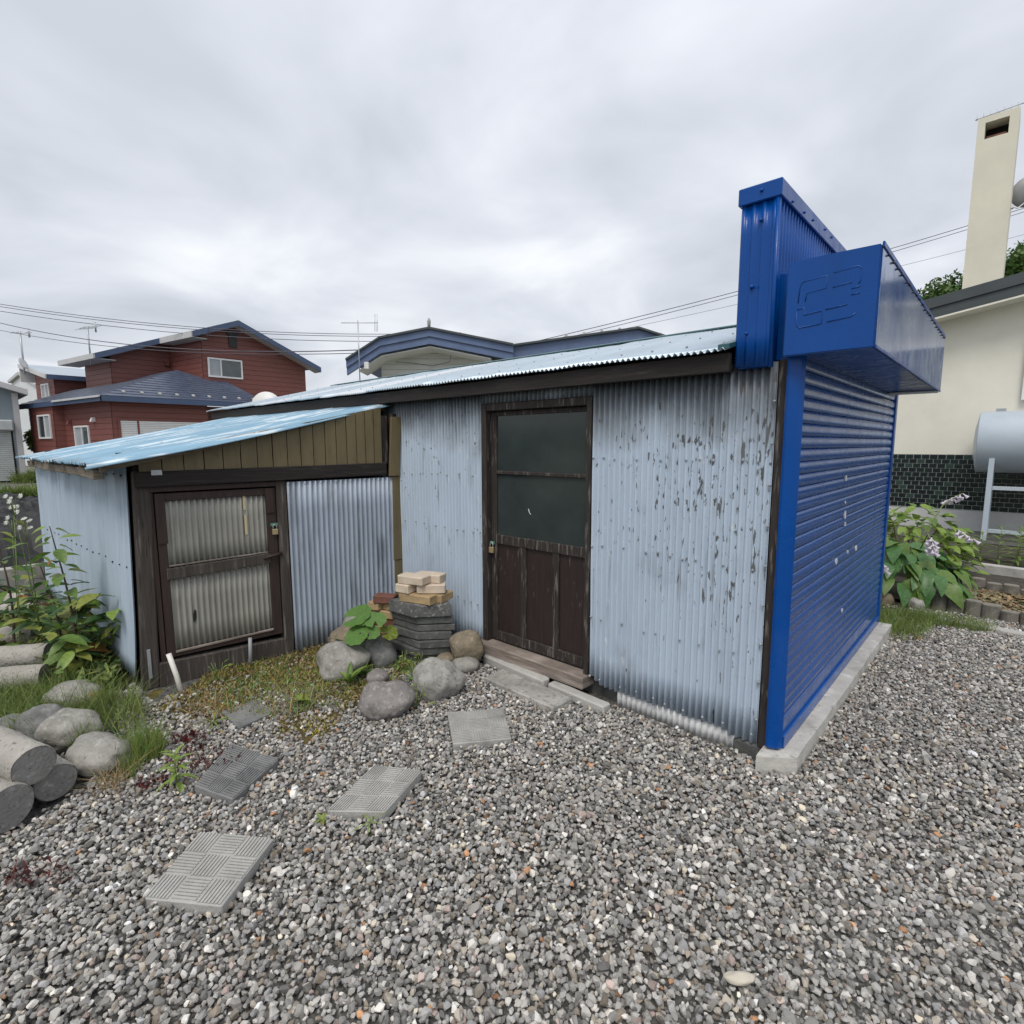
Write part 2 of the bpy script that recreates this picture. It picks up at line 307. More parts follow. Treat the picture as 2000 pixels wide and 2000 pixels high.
M_WHITE = mat('white_frame', (.74, .74, .73), .45, .05, 5); M_PVC = mat('white_pvc', (.70, .68, .62), .45, .08, 9, layers=[((.4, .35, .28), 12, (1, 1, 1), .6, .75, .4)])
M_GREYP = mat('grey_pipe', (.30, .31, .32), .5, .1); M_STEEL = mat('galvanised_steel', (.42, .44, .46), .42, .1, 6, metal=.5)
M_BRASS = mat('brass', (.50, .40, .22), .4, .1, metal=.6); M_GREEN = mat('green_enamel', (.10, .24, .17), .4, .15)
M_BLACK = mat('black_plastic', (.018, .018, .02), .5, .2); M_JOINT = mat('dark_joint', (.10, .045, .038), .9, .2)
M_SIDING = mat('red_brown_siding', (.185, .062, .050), .55, .10, 3, (1, 1, 6), .12, 40, (1, 1, 5), layers=[((.25, .09, .075), 2, (1, 1, 4), .55, .8, .4)])
M_SHING = mat('slate_blue_shingles', (.068, .085, .13), .33, .20, 4, (1, 1, 1), .8, 6, (1, 1, 1), btype='voronoi')
M_NAVY = mat('navy_fascia', (.055, .085, .16), .4, .1, 3); M_SOFFIT = mat('pale_soffit', (.50, .50, .50), .6, .06, 3)
M_BFASC = mat('slate_blue_fascia', (.105, .150, .27), .45, .12, 2, layers=[((.19, .23, .33), 3, (1, 1, 1), .55, .8, .4)])
M_WBOARD = mat('off_white_boards', (.74, .74, .73), .6, .06, 2, bump=.05); M_WALLW = mat('white_far_wall', (.66, .68, .70), .7, .05, 1)
M_PANE = mat('window_glass', (.05, .065, .07), .06, .4, 2, bump=0, spec=.8); M_PANEF = mat('frosted_window_glass', (.34, .37, .39), .35, .1, 4, bump=0)
M_CREAM = mat('cream_render', (.76, .73, .635), .9, .05, 2, bump=.25, bscale=90, layers=[((.45, .42, .34), 1.5, (1, 1, .5), .58, .85, .35)])
M_CHIMD = mat('crack_shadow', (.20, .18, .12), .9, .1)
M_CHIM = mat('yellow_cream_render', (.70, .67, .555), .9, .06, 2, bump=.2, bscale=80, layers=[((.36, .33, .23), 1.2, (1, 1, .4), .56, .85, .4)])
M_TILE = [mat('dark_green_tile_%d' % i, c, .22, .2, 9, bump=.05, bscale=20) for i, c in enumerate([(.010, .016, .016), (.012, .024, .021), (.009, .013, .015), (.030, .054, .043)])]
M_GROUT = mat('pale_grout', (.42, .44, .40), .9, .1); M_TANK = mat('pale_grey_tank_paint', (.44, .50, .56), .38, .05, 2, bump=.03, layers=[((.30, .34, .38), 2, (1, 1, 1), .55, .8, .3)])
M_CHAR = mat('charcoal_fascia', (.055, .066, .070), .5, .12, 2); M_GRYSH = mat('grey_shutter', (.44, .47, .47), .5, .1, 3, layers=[((.34, .24, .16), 6, (1, .2, 3), .62, .76, .5)])
M_GARW = mat('grey_garage_tin', (.21, .255, .285), .6, .14, 2, (1, 1, .3), .1, 20, layers=[((.40, .45, .47), 3, (1, 1, .2), .58, .75, .5)])
M_TARP = mat('black_mulch_film', (.012, .012, .013), .55, .4, 8, bump=.6, bscale=14, spec=.35, layers=[((.07, .07, .072), 30, (1, 1, 1), .64, .70, .6)])
M_WIRE = mat('cable', (.10, .095, .12), .6, .1); M_TREE = mat('tree_leaves', (.085, .145, .045), .6, .3, .8, bump=0, two=True, attr='tone')
M_BARK = mat('bark', (.10, .075, .05), .9, .3, 8, bump=.5); M_HILL = mat('wooded_hill', (.030, .055, .022), .95, .4, .15, bump=.8, bscale=.6)
M_NAIL = mat('nail_heads', (.28, .30, .32), .5, .25, 30); M_CHIP = mat('white_chip', (.62, .64, .66), .6, .1)

# ------------------------------------------------------------------ ground
geo('ground', [(-900, -900, -.035), (900, -900, -.035), (900, 900, -.035), (-900, 900, -.035)], [(0, 1, 2, 3)], M_GROUND)['kind'] = 'structure'
geo('gravel_yard', [(-3.4, -7, -.02), (9, -7, -.02), (9, 3.62, -.02), (.2, 3.62, -.02), (-3.4, .6, -.02)], [(0, 1, 2, 3, 4)], M_BED)['kind'] = 'structure'
geo('garden_soil', [(-30, -9, -.028), (-2.1, -9, -.028), (-2.1, -2.2, -.028), (-3.0, 0, -.028), (-22.5, 0, -.028), (-22.5, -9, -.028)], [(0, 1, 2, 3, 4)], M_SOIL)['kind'] = 'structure'
geo('asphalt_road', [(-23.2, -40, -.024), (-23.2, 60, -.024), (-30.5, 60, -.024), (-30.5, -40, -.024)], [(0, 1, 2, 3)], M_ASPH)['kind'] = 'structure'

# slabs, boulders etc. are listed first so the gravel can keep clear of them
SLABS = [  # corners on the ground (nearest right-hand order), thickness, material
    ([(-1.49, -.81), (-1.28, -.55), (-1.02, -.76), (-1.21, -1.01)], M_PAVE, 0, 'square grey basket-weave paving slab lying nearest the brown door'),
    ([(-1.37, -1.39), (-1.13, -1.28), (-1.01, -1.57), (-1.23, -1.72)], M_PAVE, 1, 'grey basket-weave paving slab in open gravel, middle of the five slabs'),
    ([(-2.07, -1.81), (-1.77, -1.69), (-1.61, -1.97), (-1.82, -2.06)], M_PAVED, 2, 'dark grey worn paving slab beside the bright green sprout and red creeper'),
    ([(-1.49, -2.14), (-1.21, -1.96), (-1.02, -2.22), (-1.28, -2.39)], M_PAVE, 3, 'large grey paving slab nearest the camera with pebbles lying on it'),
    ([(-2.53, -1.70), (-2.53, -1.49), (-2.30, -1.47), (-2.25, -1.70)], M_PAVED, 4, 'small dark slate-coloured slab half sunk in the moss')]
def in_poly(x, y, poly):
    r_ = np.zeros_like(x, bool); n = len(poly)
    for i in range(n):
        x0, y0 = poly[i]; x1, y1 = poly[(i+1) % n]
        c = ((y0 > y) != (y1 > y)); r_ ^= c & (x < (x1-x0)*(y-y0)/((y1-y0) or 1e-9)+x0)
    return r_
def moss_f(x, y):
    """how mossy / weedy the yard is at a point: 1 fully, 0 bare gravel"""
    n_ = .16*np.sin(7.1*x+2.3*y)+.11*np.sin(11*y-5*x+1)+.07*np.sin(23*x+17*y)
    a = 1.12-np.hypot((x+3.0)/.92, (y+1.12)/.80)+n_*1.5
    b = 1.2-np.hypot((x+3.5)/1.25, (y+2.75)/.62)+n_*1.4
    c = 1.05-np.hypot((x-.05)/.55, (y-3.25)/.45)+n_
    return np.clip(np.maximum(np.maximum(a, b), c)*1.7, 0, 1)

# ------------------------------------------------------------------ gravel: real stones, scattered with geometry nodes
def make_gravel():
    lib = bpy.data.collections.new('gravel_shapes')
    for i in range(14):
        bm = bmesh.new(); r_ = random.Random(i)
        ax = (1, r_.uniform(.62, .95), r_.uniform(.45, .75))
        for _ in range(17):
            d = V((r_.gauss(0, 1), r_.gauss(0, 1), r_.gauss(0, 1))).normalized()*r_.uniform(.92, 1.05)
            bm.verts.new((d.x*ax[0], d.y*ax[1], d.z*ax[2]))
        bmesh.ops.convex_hull(bm, input=bm.verts)
        bmesh.ops.delete(bm, geom=[v for v in bm.verts if not v.link_faces], context='VERTS')
        me = bpy.data.meshes.new('stone_shape'); bm.to_mesh(me); bm.free(); me.materials.append(M_STONE)
        lib.objects.link(bpy.data.objects.new('stone_shape', me))
    xs, ys, zs, ss = [], [], [], []
    def layer(x0, x1, y0, y1, step, z, size, keep=1.0):
        gx, gy = np.meshgrid(np.arange(x0, x1, step), np.arange(y0, y1, step))
        x = gx.ravel()+rng.uniform(-.5, .5, gx.size)*step*1.1; y = gy.ravel()+rng.uniform(-.5, .5, gx.size)*step*1.1
        k = rng.random(x.size) < keep
        xs.append(x[k]); ys.append(y[k]); zs.append(np.full(k.sum(), z)+rng.uniform(-.006, .008, k.sum())); ss.append(size*np.exp(rng.normal(0, .26, k.sum())))
    layer(-3.3, 3.2, -3.9, 3.7, .0200, -.012, .0120)
    layer(-3.3, 3.2, -3.9, 3.7, .0220, .001, .0116, .92)
    layer(3.2, 5, -3.9, 3.7, .030, -.004, .015)
    layer(-3.3, 3.2, -3.9, 3.7, .09, .004, .0165, .8)
    x, y, z, s = map(np.concatenate, (xs, ys, zs, ss))
    keep = ~((x < .02) & (y > -.0)) & ~in_poly(x, y, [(.033, -.134), (.19, -.02), (.206, 2.66), (.03, 2.66)]) & ~((x > -.12) & (x < .05) & (y > -.02) & (y < 2.6)) & ~((x < -3.0) & (y > -1.95))
    keep &= ~((x < -.1) & (y > -.02))
    for poly, *_ in SLABS: keep &= ~(in_poly(x, y, poly) & (rng.random(x.size) > .012))
    keep &= ~((x > -1.66) & (x < -1.07) & (y > -.33) & (y < -.03)) & ~((y > -.13) & (x < -.84) & (x > -1.95))
    keep &= rng.random(x.size) > moss_f(x, y)*.90
    keep &= ~((x < -2.22+.08*np.sin(9*y)) & (y < -2.16)) | (rng.random(x.size) < .12)
    # only where the yard can be seen from around the camera
    ang = (x-CAM.x)*(-math.sin(YAW))+(y-CAM.y)*math.cos(YAW)
    lat = np.abs((x-CAM.x)*math.cos(YAW)+(y-CAM.y)*math.sin(YAW))
    keep &= (ang > .45) & (lat < ang*1.12+.9)
    x, y, z, s = x[keep], y[keep], z[keep], s[keep]; n = len(x)
    z = z+.010*np.sin(2.1*x+.6*y)*np.sin(1.7*y-.4*x)
    pal = np.array([(.37, .365, .355), (.28, .28, .275), (.46, .455, .44), (.185, .185, .18), (.36, .33, .285), (.58, .57, .545), (.33, .335, .345), (.26, .225, .185), (.42, .235, .13), (.78, .76, .72), (.62, .57, .47), (.40, .33, .305)])
    pr = np.array([.20, .20, .16, .13, .07, .065, .09, .045, .006, .010, .014, .022]); pr /= pr.sum()
    col = pal[rng.choice(len(pal), n, p=pr)]*np.exp(rng.normal(.0, .25, (n, 1)))*np.array((1.03, 1.0, .96))
    me = bpy.data.meshes.new('gravel'); me.vertices.add(n); me.vertices.foreach_set('co', np.column_stack((x, y, z)).ravel().astype(np.float32))
    a = me.attributes.new('rot', 'FLOAT_VECTOR', 'POINT')
    rot = np.column_stack((rng.normal(0, .45, n), rng.normal(0, .45, n), rng.uniform(0, 6.283, n))); a.data.foreach_set('vector', rot.ravel().astype(np.float32))
    a = me.attributes.new('sc', 'FLOAT', 'POINT'); a.data.foreach_set('value', np.clip(s, .0045, .026).astype(np.float32))
    a = me.attributes.new('idx', 'INT', 'POINT'); a.data.foreach_set('value', rng.integers(0, 14, n).astype(np.int32))
    a = me.attributes.new('col', 'FLOAT_COLOR', 'POINT'); a.data.foreach_set('color', np.column_stack((np.clip(col, 0, .9), np.ones(n))).ravel().astype(np.float32))
    o = mobj('gravel', me); me.materials.append(M_STONE); o['kind'] = 'stuff'; o['label'] = 'loose grey crushed stone gravel covering the yard'; o['category'] = 'gravel'
    g = bpy.data.node_groups.new('gravel_scatter', 'GeometryNodeTree')
    g.interface.new_socket('Geometry', in_out='INPUT', socket_type='NodeSocketGeometry'); g.interface.new_socket('Geometry', in_out='OUTPUT', socket_type='NodeSocketGeometry')
    N = g.nodes.new; gi, go = N('NodeGroupInput'), N('NodeGroupOutput'); ci = N('GeometryNodeCollectionInfo'); ip = N('GeometryNodeInstanceOnPoints')
    ci.inputs[0].default_value = lib; ci.inputs['Separate Children'].default_value = True; ci.inputs['Reset Children'].default_value = True
    def na(nm, ty):
        q = N('GeometryNodeInputNamedAttribute'); q.data_type = ty; q.inputs[0].default_value = nm; return q.outputs[0]
    l = g.links.new; l(gi.outputs[0], ip.inputs['Points']); l(ci.outputs[0], ip.inputs['Instance']); ip.inputs['Pick Instance'].default_value = True
    l(na('idx', 'INT'), ip.inputs['Instance Index']); l(na('rot', 'FLOAT_VECTOR'), ip.inputs['Rotation']); l(na('sc', 'FLOAT'), ip.inputs['Scale']); l(ip.outputs[0], go.inputs[0])
    o.modifiers.new('scatter', 'NODES').node_group = g
make_gravel()

# ------------------------------------------------------------------ main shed
SH = root('corrugated_shed', (-2, 1.4, 0), 'low pale blue corrugated tin shed with brown glazed door and blue roller shutter', 'shed')
PW = lambda u, d, v: V((u, -d, v))                         # main wall: faces -Y
def rag(a, f, s): return lambda u: a*noise.noise(V((u*f, s, 0)))
def cut_right(u):
    return (.05*max(0, 1-(u+1.045)/.10) if u < -.94 else 0)+.012*noise.noise(V((u*14, 2.2, 0)))+(-.02 if u > -.16 else 0)
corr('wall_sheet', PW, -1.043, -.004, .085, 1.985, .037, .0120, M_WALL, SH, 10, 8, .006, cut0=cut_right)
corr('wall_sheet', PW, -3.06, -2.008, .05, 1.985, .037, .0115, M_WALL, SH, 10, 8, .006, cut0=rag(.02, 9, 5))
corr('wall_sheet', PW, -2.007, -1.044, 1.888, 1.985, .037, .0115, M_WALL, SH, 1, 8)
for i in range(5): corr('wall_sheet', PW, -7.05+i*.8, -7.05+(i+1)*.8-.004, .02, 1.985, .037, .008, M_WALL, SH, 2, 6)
corr('skirt_sheet', lambda u, d, v: V((u, .026-d*.8, v)), -.85, -.55, -.03, .110, .034, .006, M_SKIRT, SH, 1, 8, cut0=rag(.006, 7, 1))
corr('skirt_sheet', lambda u, d, v: V((u, .021-d*.8, v)), -.58, -.118, -.03, .105, .034, .006, M_SKIRT, SH, 1, 8, cut0=rag(.006, 7, 2))
boxes('foundation', [((-7.0, .065, -.03), (-.02, .16, .14)), ((-7.0, 2.9, -.03), (-.02, 3.0, .14))], M_CONCD, SH)
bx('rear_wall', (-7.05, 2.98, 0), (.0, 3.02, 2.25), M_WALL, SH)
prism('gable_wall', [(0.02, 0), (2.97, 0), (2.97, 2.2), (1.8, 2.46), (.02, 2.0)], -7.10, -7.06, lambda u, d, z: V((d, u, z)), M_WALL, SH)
bx('floor_slab', (-7.0, .17, -.03), (0, 2.89, .03), M_CONCD, SH)
boxes('inner_lining', [((-7.0, .20, .2), (-.05, .22, 1.98)), ((-.07, .2, .1), (-.05, 2.9, 2.4))], M_DARK, SH)
# nail heads (tiny, one part)
def nails(pts, P, r=.0080):
    bm = bmesh.new()
    for u, d, v in pts: bmesh.ops.create_icosphere(bm, subdivisions=1, radius=r*random.uniform(.85, 1.2), matrix=Matrix.Translation(P(u, d, v)))
    return bm
pts = []
for z, n0 in ((1.52, 11), (.98, 10), (.52, 9), (.125, 8)):
    u = -1.03
    while u < -.02: pts.append((u, .0135, z+random.uniform(-.012, .012))); u += random.choice((.074, .111, .148))
for z in (1.36, .95, .40):
    u = -2.95
    while u < -2.02: pts.append((u, .013, z+random.uniform(-.012, .012))); u += random.choice((.074, .111, .148))
for k in range(9): pts.append((-.012, .006, .2+k*.2))
o = bm_obj('nail_heads', nails(pts, PW), M_NAIL, SH, True); o['kind'] = 'stuff'
# eaves
zr = lambda y: 2.055+.25*(y+.12)
bx('fascia_board', (-7.14, -.098, 1.945), (-.20, -.065, 2.036), M_WOODH, SH)
bx('wall_plate', (-7.0, -.06, 1.955), (-.21, .0, 1.99), M_WOODH, SH)
for i in range(9):
    bx('rafter', (-6.9+i*.82, -.064, 1.985), (-6.85+i*.82, 1.75, 2.03), M_WOODG, SH, P=lambda a, b, z: V((a, b, z+.25*(b+.10))))
def PR(u, d, v):
    s = .008*noise.noise(V((u*1.7, v*.5, 0)))+.005*noise.noise(V((u*6, v, 1)))
    return V((u, v-.25*d, zr(v)+d+s))
n = 9; W = 6.96/n
for i in range(n):
    u0 = -7.17+i*W
    m_ = M_ROOFW if i in (2, 4) else M_ROOF
    lift = .0035*(i % 2)
    corr('roof_sheet', lambda u, d, v, l=lift: PR(u, d+l, v), u0-.03, u0+W+.0, -.135+random.uniform(-.008, .008), 1.80, .034, .0075, m_, SH, 8, 8, cut0=rag(.018, 1.3, 9))
def PRb(u, d, v): return V((u, v+.25*d, 2.535-.25*(v-1.80)+d))
for i in range(4): corr('roof_sheet', PRb, -7.17+i*1.74, -7.17+(i+1)*1.74+.02, 1.80, 3.15, .034, .0075, M_ROOF, SH, 1, 6)
prism('ridge_flashing', [(1.70, 2.525), (1.80, 2.551), (1.92, 2.521), (1.92, 2.528), (1.80, 2.561), (1.70, 2.535)], -7.2, -.2, lambda u, d, z: V((d, u, z)), M_TEAL, SH)
prism('verge_flashing', [(-.13, 2.050), (1.8, 2.537), (1.8, 2.556), (-.13, 2.072)], -.245, -.190, lambda u, d, z: V((d, u, z)), M_TEAL, SH)
pts = [(x+random.uniform(-.01, .01), .010, v) for v in (.12, .75, 1.4) for x in np.arange(-7.05, -.3, .204)]
o = bm_obj('roof_nails', nails(pts, PR, .007), M_NAIL, SH, True); o['kind'] = 'stuff'

# door in its frame
boxes('door_frame', [((-2.004, -.018, .13), (-1.952, .075, 1.886)), ((-1.083, -.018, .13), (-1.047, .075, 1.886)), ((-1.952, -.014, 1.835), (-1.083, .075, 1.886))], M_WOOD, SH, bev=.004)
bx('door_step', (-2.03, -.075, .048), (-1.046, .06, .132), M_SILL, SH, bev=.006, jit=.003)
yf = .028
door = boxes('door', [((-1.950, yf, .145), (-1.893, yf+.034, 1.832)), ((-1.112, yf, .145), (-1.085, yf+.034, 1.832)),
    ((-1.893, yf+.001, 1.800), (-1.112, yf+.033, 1.832)), ((-1.893, yf-.004, 1.388), (-1.112, yf+.028, 1.412)),
    ((-1.893, yf-.002, .878), (-1.112, yf+.032, .945)), ((-1.893, yf-.001, .145), (-1.112, yf+.033, .215)),
    ((-1.665, yf+.002, .215), (-1.612, yf+.030, .878)), ((-1.375, yf+.002, .215), (-1.322, yf+.030, .878))], M_WOOD, SH, bev=.003)
for z0, z1 in ((.945, 1.388), (1.412, 1.800)):
    bx('pane', (-1.895, yf+.012, z0), (-1.110, yf+.016, z1), M_GLASS, door, bev=0)
for x0, x1 in ((-1.893, -1.665), (-1.612, -1.375), (-1.322, -1.112)):
    bx('panel', (x0-.001, yf+.016, .214), (x1+.001, yf+.024, .879), M_PANEL, door, bev=0)
boxes('hasp', [((-1.972, yf-.012, .868), (-1.912, yf-.003, .890)), ((-1.934, yf-.024, .872), (-1.926, yf-.004, .886))], M_GREEN, door, bev=.001)
prism('scratch', [(-1.60, 1.155), (-1.593, 1.157), (-1.583, 1.128), (-1.572, 1.118), (-1.580, 1.118), (-1.592, 1.132)], -.0012-yf-.0115, -yf-.0105, lambda u, d, z: V((u, -d, z)), M_CHIP, door)
def padlock(loc, label, s=1, yaw=0):
    r_ = root('padlock', loc, label, 'padlock', 'small brass padlocks on the shed doors')
    R = Matrix.Rotation(yaw, 3, 'Z'); P = lambda a, b, z: R @ V((a*s, b*s, z*s))+V(loc)
    bx('lock_body', (-.017, -.008, -.045), (.017, .008, -.010), M_BRASS, r_, P=P, bev=.003)
    arc = [P(.011*math.cos(t), 0, .006+.013*math.sin(t)) for t in np.linspace(0, math.pi, 9)]
    tube('shackle', [P(.011, 0, -.012)]+arc+[P(-.011, 0, -.012)], .0032*s, M_STEEL, r_, 6)
padlock((-1.930, yf-.020, .862), 'tall narrow brass padlock hanging on the brown glazed door', 1.25)
# dark corner trim and blue post
bx('corner_trim', (.002, -.012, .06), (.042, .05, 1.99), M_WOOD, SH)
bx('corner_post', (0, 0, .0815), (1, 1, 2.02), M_RBLUE, SH, P=lambda a, b, z: V((.0445+.070*a, (-.052+.034*a)*(1-b)+.012*b, z)), bev=.05)
bx('far_post', (.045, 2.61, .0815), (.112, 2.69, 2.02), M_RBLUE, SH, bev=.006)
bx('shutter_head', (.03, .015, 1.95), (.10, 2.6, 2.4), M_DARK, SH)
# roller shutter, each slat its own piece
sh = bx('roller_shutter', (.055, .012, .0815), (.084, 2.61, 1.99), M_DARK, SH, bev=0)
prof = [(.0885, .000), (.0965, .0008), (.1000, .004), (.1022, .010), (.1034, .020), (.1036, .030), (.1030, .040), (.1014, .047), (.0990, .0530), (.0955, .0565), (.0915, .0590), (.0890, .0603)]
y0, y1 = .014, 2.608
ym = np.linspace(y0, y1, 17)
vs_ = [(a, y, z) for y in ym for a, z in prof]; k = len(prof)
fs = [(i*k+j, i*k+j+1, (i+1)*k+j+1, (i+1)*k+j) for i in range(16) for j in range(k-1)]
for s_ in range(29):
    me = mesh('slat', [(a+.0016*noise.noise(V((y*1.1, s_*.5, 1.1)))+.0005*noise.noise(V((y*4, s_*2.7, 7))), y, z+.0012*noise.noise(V((y*.9, s_*1.9, 4)))) for a, y, z in vs_], fs, True)
    mobj('slat', me, sh, loc=(0, 0, .245+s_*.0605), mat=M_RBLUE2)
boxes('bottom_rail', [((.080, .014, .150), (.104, 2.608, .243)), ((.082, .014, .083), (.118, 2.608, .149))], M_RBLUE2, sh, bev=.004)
PS = lambda u, d, z: V((.104+d, u, z))
for (y, z) in ((.93, .89), (1.49, .89)):
    a = [(y+.026*math.cos(t), z+.020*math.sin(t)) for t in np.linspace(0, 2*math.pi, 17)[:-1]]
    prism('lock_cover', a, -.004, .003, PS, M_CHIP, sh, bev=.0015)
for (y, z, w_, h) in ((1.03, 1.39, .030, .050), (1.06, 1.24, .016, .022), (1.08, 1.16, .030, .060), (1.10, 1.10, .022, .034), (1.20, .52, .035, .028), (1.24, .90, .012, .03)):
    a = [(y+w_*random.uniform(.5, 1)*math.cos(t), z+h*.5*random.uniform(.7, 1)*math.sin(t)) for t in np.linspace(0, 2*math.pi, 9)[:-1]]
    prism('paint_scuff', a, -.006, .0022, PS, M_CHIP, sh)
# parapet with ribbed tin and cap
par = bx('parapet', (-.180, -.040, 1.96), (-.040, 2.70, 2.70), M_RBLUE, SH, bev=0)
corr('parapet_sheet', lambda u, d, v: V((u, -.048-d, v)), -.192, -.018, 1.962, 2.72, .046, .007, M_RBLUE, par, 5, 10, .004, profile='rib', cut0=rag(.012, 8, 3))
corr('parapet_sheet', lambda u, d, v: V((-.032+d, u, v)), -.040, 2.705, 1.99, 2.72, .044, .010, M_RBLUE, par, 3, 8)
tube('corner_bead', [(-.024, -.050, 1.955), (-.026, -.052, 2.3), (-.030, -.050, 2.72)], .011, M_RBLUE, par)
cap = boxes('cap', [((-.205, -.066, 2.702), (-.012, 2.72, 2.778))], M_RBLUE, par, bev=.004)
bm = nails([(-.10, .068, 2.745), (-.10, .058, 2.62), (-.125, .06, 2.33), (-.14, .06, 2.12)], lambda u, d, v: V((u, -d, v)), .009)
for y in np.arange(.1, 2.6, .18): bmesh.ops.create_icosphere(bm, subdivisions=1, radius=.007, matrix=Matrix.Translation((-.010, y+random.uniform(-.03, .03), 2.735+random.uniform(-.02, .02))))
bm_obj('rivets', bm, M_RBLUE, par, True)['kind'] = 'stuff'
# projecting canopy box over the shutter
def PB(a, b, z):            # sheet metal is never quite flat
    return V((a+.004*noise.noise(V((b*1.1, z*3, 2))), b+.003*noise.noise(V((a*5, z*4, 8))), z+.004*noise.noise(V((a*3, b*1.3, 5)))))
def grid_box(name, lo, hi, n, P, m_, parent):
    bm = bmesh.new(); add_box(bm, lo, hi)
    bmesh.ops.bevel(bm, geom=list(bm.edges), offset=.005 if hi[0] < .9 else .0025, segments=2, affect='EDGES')
    for ax in range(3):
        for i in range(1, n[ax]):
            c = [0, 0, 0]; no = [0, 0, 0]; c[ax] = lo[ax]+(hi[ax]-lo[ax])*i/n[ax]; no[ax] = 1
            bmesh.ops.bisect_plane(bm, geom=list(bm.verts)+list(bm.edges)+list(bm.faces), plane_co=c, plane_no=no)
    for v in bm.verts: v.co = P(*v.co)
    return bm_obj(name, bm, m_, parent, False)
can = grid_box('canopy_box', (.040, -.10, 1.988), (.388, 2.50, 2.392), (5, 22, 6), PB, M_BOXBLUE, SH)
can.data.polygons.foreach_set('use_smooth', [True]*len(can.data.polygons)); can.data.set_sharp_from_angle(angle=math.radians(30))
bx('canopy_back', (-.026, .02, 1.99), (.0395, 2.5, 2.385), M_BOXBLUE, can, bev=.003)
emb = [[(.082, 2.212), (.086, 2.285), (.100, 2.300), (.196, 2.306), (.196, 2.256), (.117, 2.248), (.112, 2.215)],
       [(.222, 2.312), (.318, 2.322), (.329, 2.310), (.329, 2.262), (.322, 2.252)], [(.222, 2.254), (.296, 2.262)],
       [(.078, 2.185), (.108, 2.188), (.110, 2.158), (.186, 2.166), (.184, 2.112), (.094, 2.105), (.080, 2.120), (.078, 2.185)],
       [(.198, 2.168), (.284, 2.176)], [(.208, 2.116), (.302, 2.124), (.320, 2.136)], [(.296, 2.236), (.330, 2.240)], [(.296, 2.212), (.328, 2.214)]]
for k in emb: tube('embossed_line', [(.04+(a-.04)*.94+.012, -.0995, z) for a, z in k], .0028, M_BOXBLUE, can, 6)
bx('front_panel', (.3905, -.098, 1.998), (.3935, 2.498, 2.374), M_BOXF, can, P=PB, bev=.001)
boxes('front_trim', [((.390, -.104, 2.376), (.3985, 2.504, 2.398)), ((.390, -.104, 1.984), (.3975, 2.504, 1.996))], M_RBLUE, can, bev=.002)
bx('far_soffit_panel', (.10, 2.30, 1.978), (.384, 2.49, 1.9845), M_WHITE, can, bev=.001)
bm = bmesh.new()
for y in np.arange(.0, 2.5, .125): bmesh.ops.create_icosphere(bm, subdivisions=1, radius=.0065, matrix=Matrix.Translation((.3985, y+random.uniform(-.02, .02), 2.372+random.uniform(-.008, .004))))
bm_obj('rivets', bm, M_BLACK, can, True)['kind'] = 'stuff'
# concrete threshold in front of the shutter
def PC(a, b, z): return V((a+.006*noise.noise(V((b*4, z*9, 1)))+.004*noise.noise(V((b*17, z*9, 1))), b+.005*noise.noise(V((a*9, z*9, 3))), z+.003*noise.noise(V((a*7, b*6, 2)))))
def PT(a, b, z):                # plan: oblique near end
    k = (a-.0)/1.0; y_ = (-.134+.114*k)*(1-b)+2.66*b; x_ = (.033+.157*k)*(1-b)+(.03+.176*k)*b
    return PC(x_, y_, z)
th = grid_box('concrete_threshold', (0, 0, -.03), (1, 1, .080), (4, 30, 2), PT, M_THRES, SH)
boxes('corner_footing', [((-.125, .0, -.03), (.030, .1, .06))], M_CONCD, SH, bev=.01, jit=.006)

# ------------------------------------------------------------------ lean-to
LT = root('lean_to_shed', (-4.8, -1, 0), 'small blue-roofed lean-to with ochre gable boards and padlocked low door', 'shed')
tv = V((.1133, .9936, 0)); nv_ = V((.9936, -.1133, 0)); LO = V((-3.27, -1.93, 0))
PF = lambda s, d, z: LO+tv*s+nv_*d+V((0, 0, z))           # front: s towards the main shed, d out of the wall
zl = lambda y: 1.545+.222*(y+1.85)
# side wall: leans, bulges at the near edge
def PSd(u, d, v):
    f = (u+3.26)/-3.0                                     # 0 near edge, 1 far edge
    y = -1.902-.128*f-.046*(1-v/1.45)*(1-f*.6)+.006*noise.noise(V((u*1.2, v*1.5, 2)))
    x = u-.06*(1-v/1.45)**2*(1-f)+.02*math.sin(v*3.1)*(1-f)**4
    return V((x, y-d, v))
corr('side_sheet', PSd, -6.25, -3.285, .0, 1.475, .034, .006, M_SIDE, LT, 12, 7, cut0=lambda u: .05+.10*max(0, -(u+3.4))/2.8+.02*noise.noise(V((u*8, 1, 1))))
pts = [(u, .006, 1.405+random.uniform(-.01, .01)) for u in np.arange(-6.1, -3.3, .16)]+[(u, .006, .80+random.uniform(-.01, .01)) for u in np.arange(-6.1, -3.3, .17)]
bm_obj('nail_heads', nails(pts, PSd, .006), M_BLACK, LT, True)['kind'] = 'stuff'
bx('side_framing', (-6.2, -1.80, .0), (-3.44, -1.76, 1.5), M_DARK, LT)
bx('rear_wall', (-6.26, -1.95, 0), (-6.22, -.01, 1.55), M_WOODG, LT)
bx('inner_lining', (.0, -.36, .02), (1.9, -.34, 1.55), M_DARK, LT, P=PF)
def Plean(s, d, z): return PF(s+.045*z/1.4, d, z)
bx('corner_post', (.0, -.115, -.02), (.098, .010, 1.435), M_WOODG, LT, P=Plean, bev=.008, jit=.004)
bx('post_strap', (.040, .0105, .06), (.060, .014, .26), M_STEEL, LT, P=PF, bev=.001)
bx('sill_timber', (.10, -.06, -.03), (.985, .018, .150), M_WOODG, LT, P=lambda s, d, z: PF(s, d, z-.03*(s-.1)), bev=.006, jit=.004)
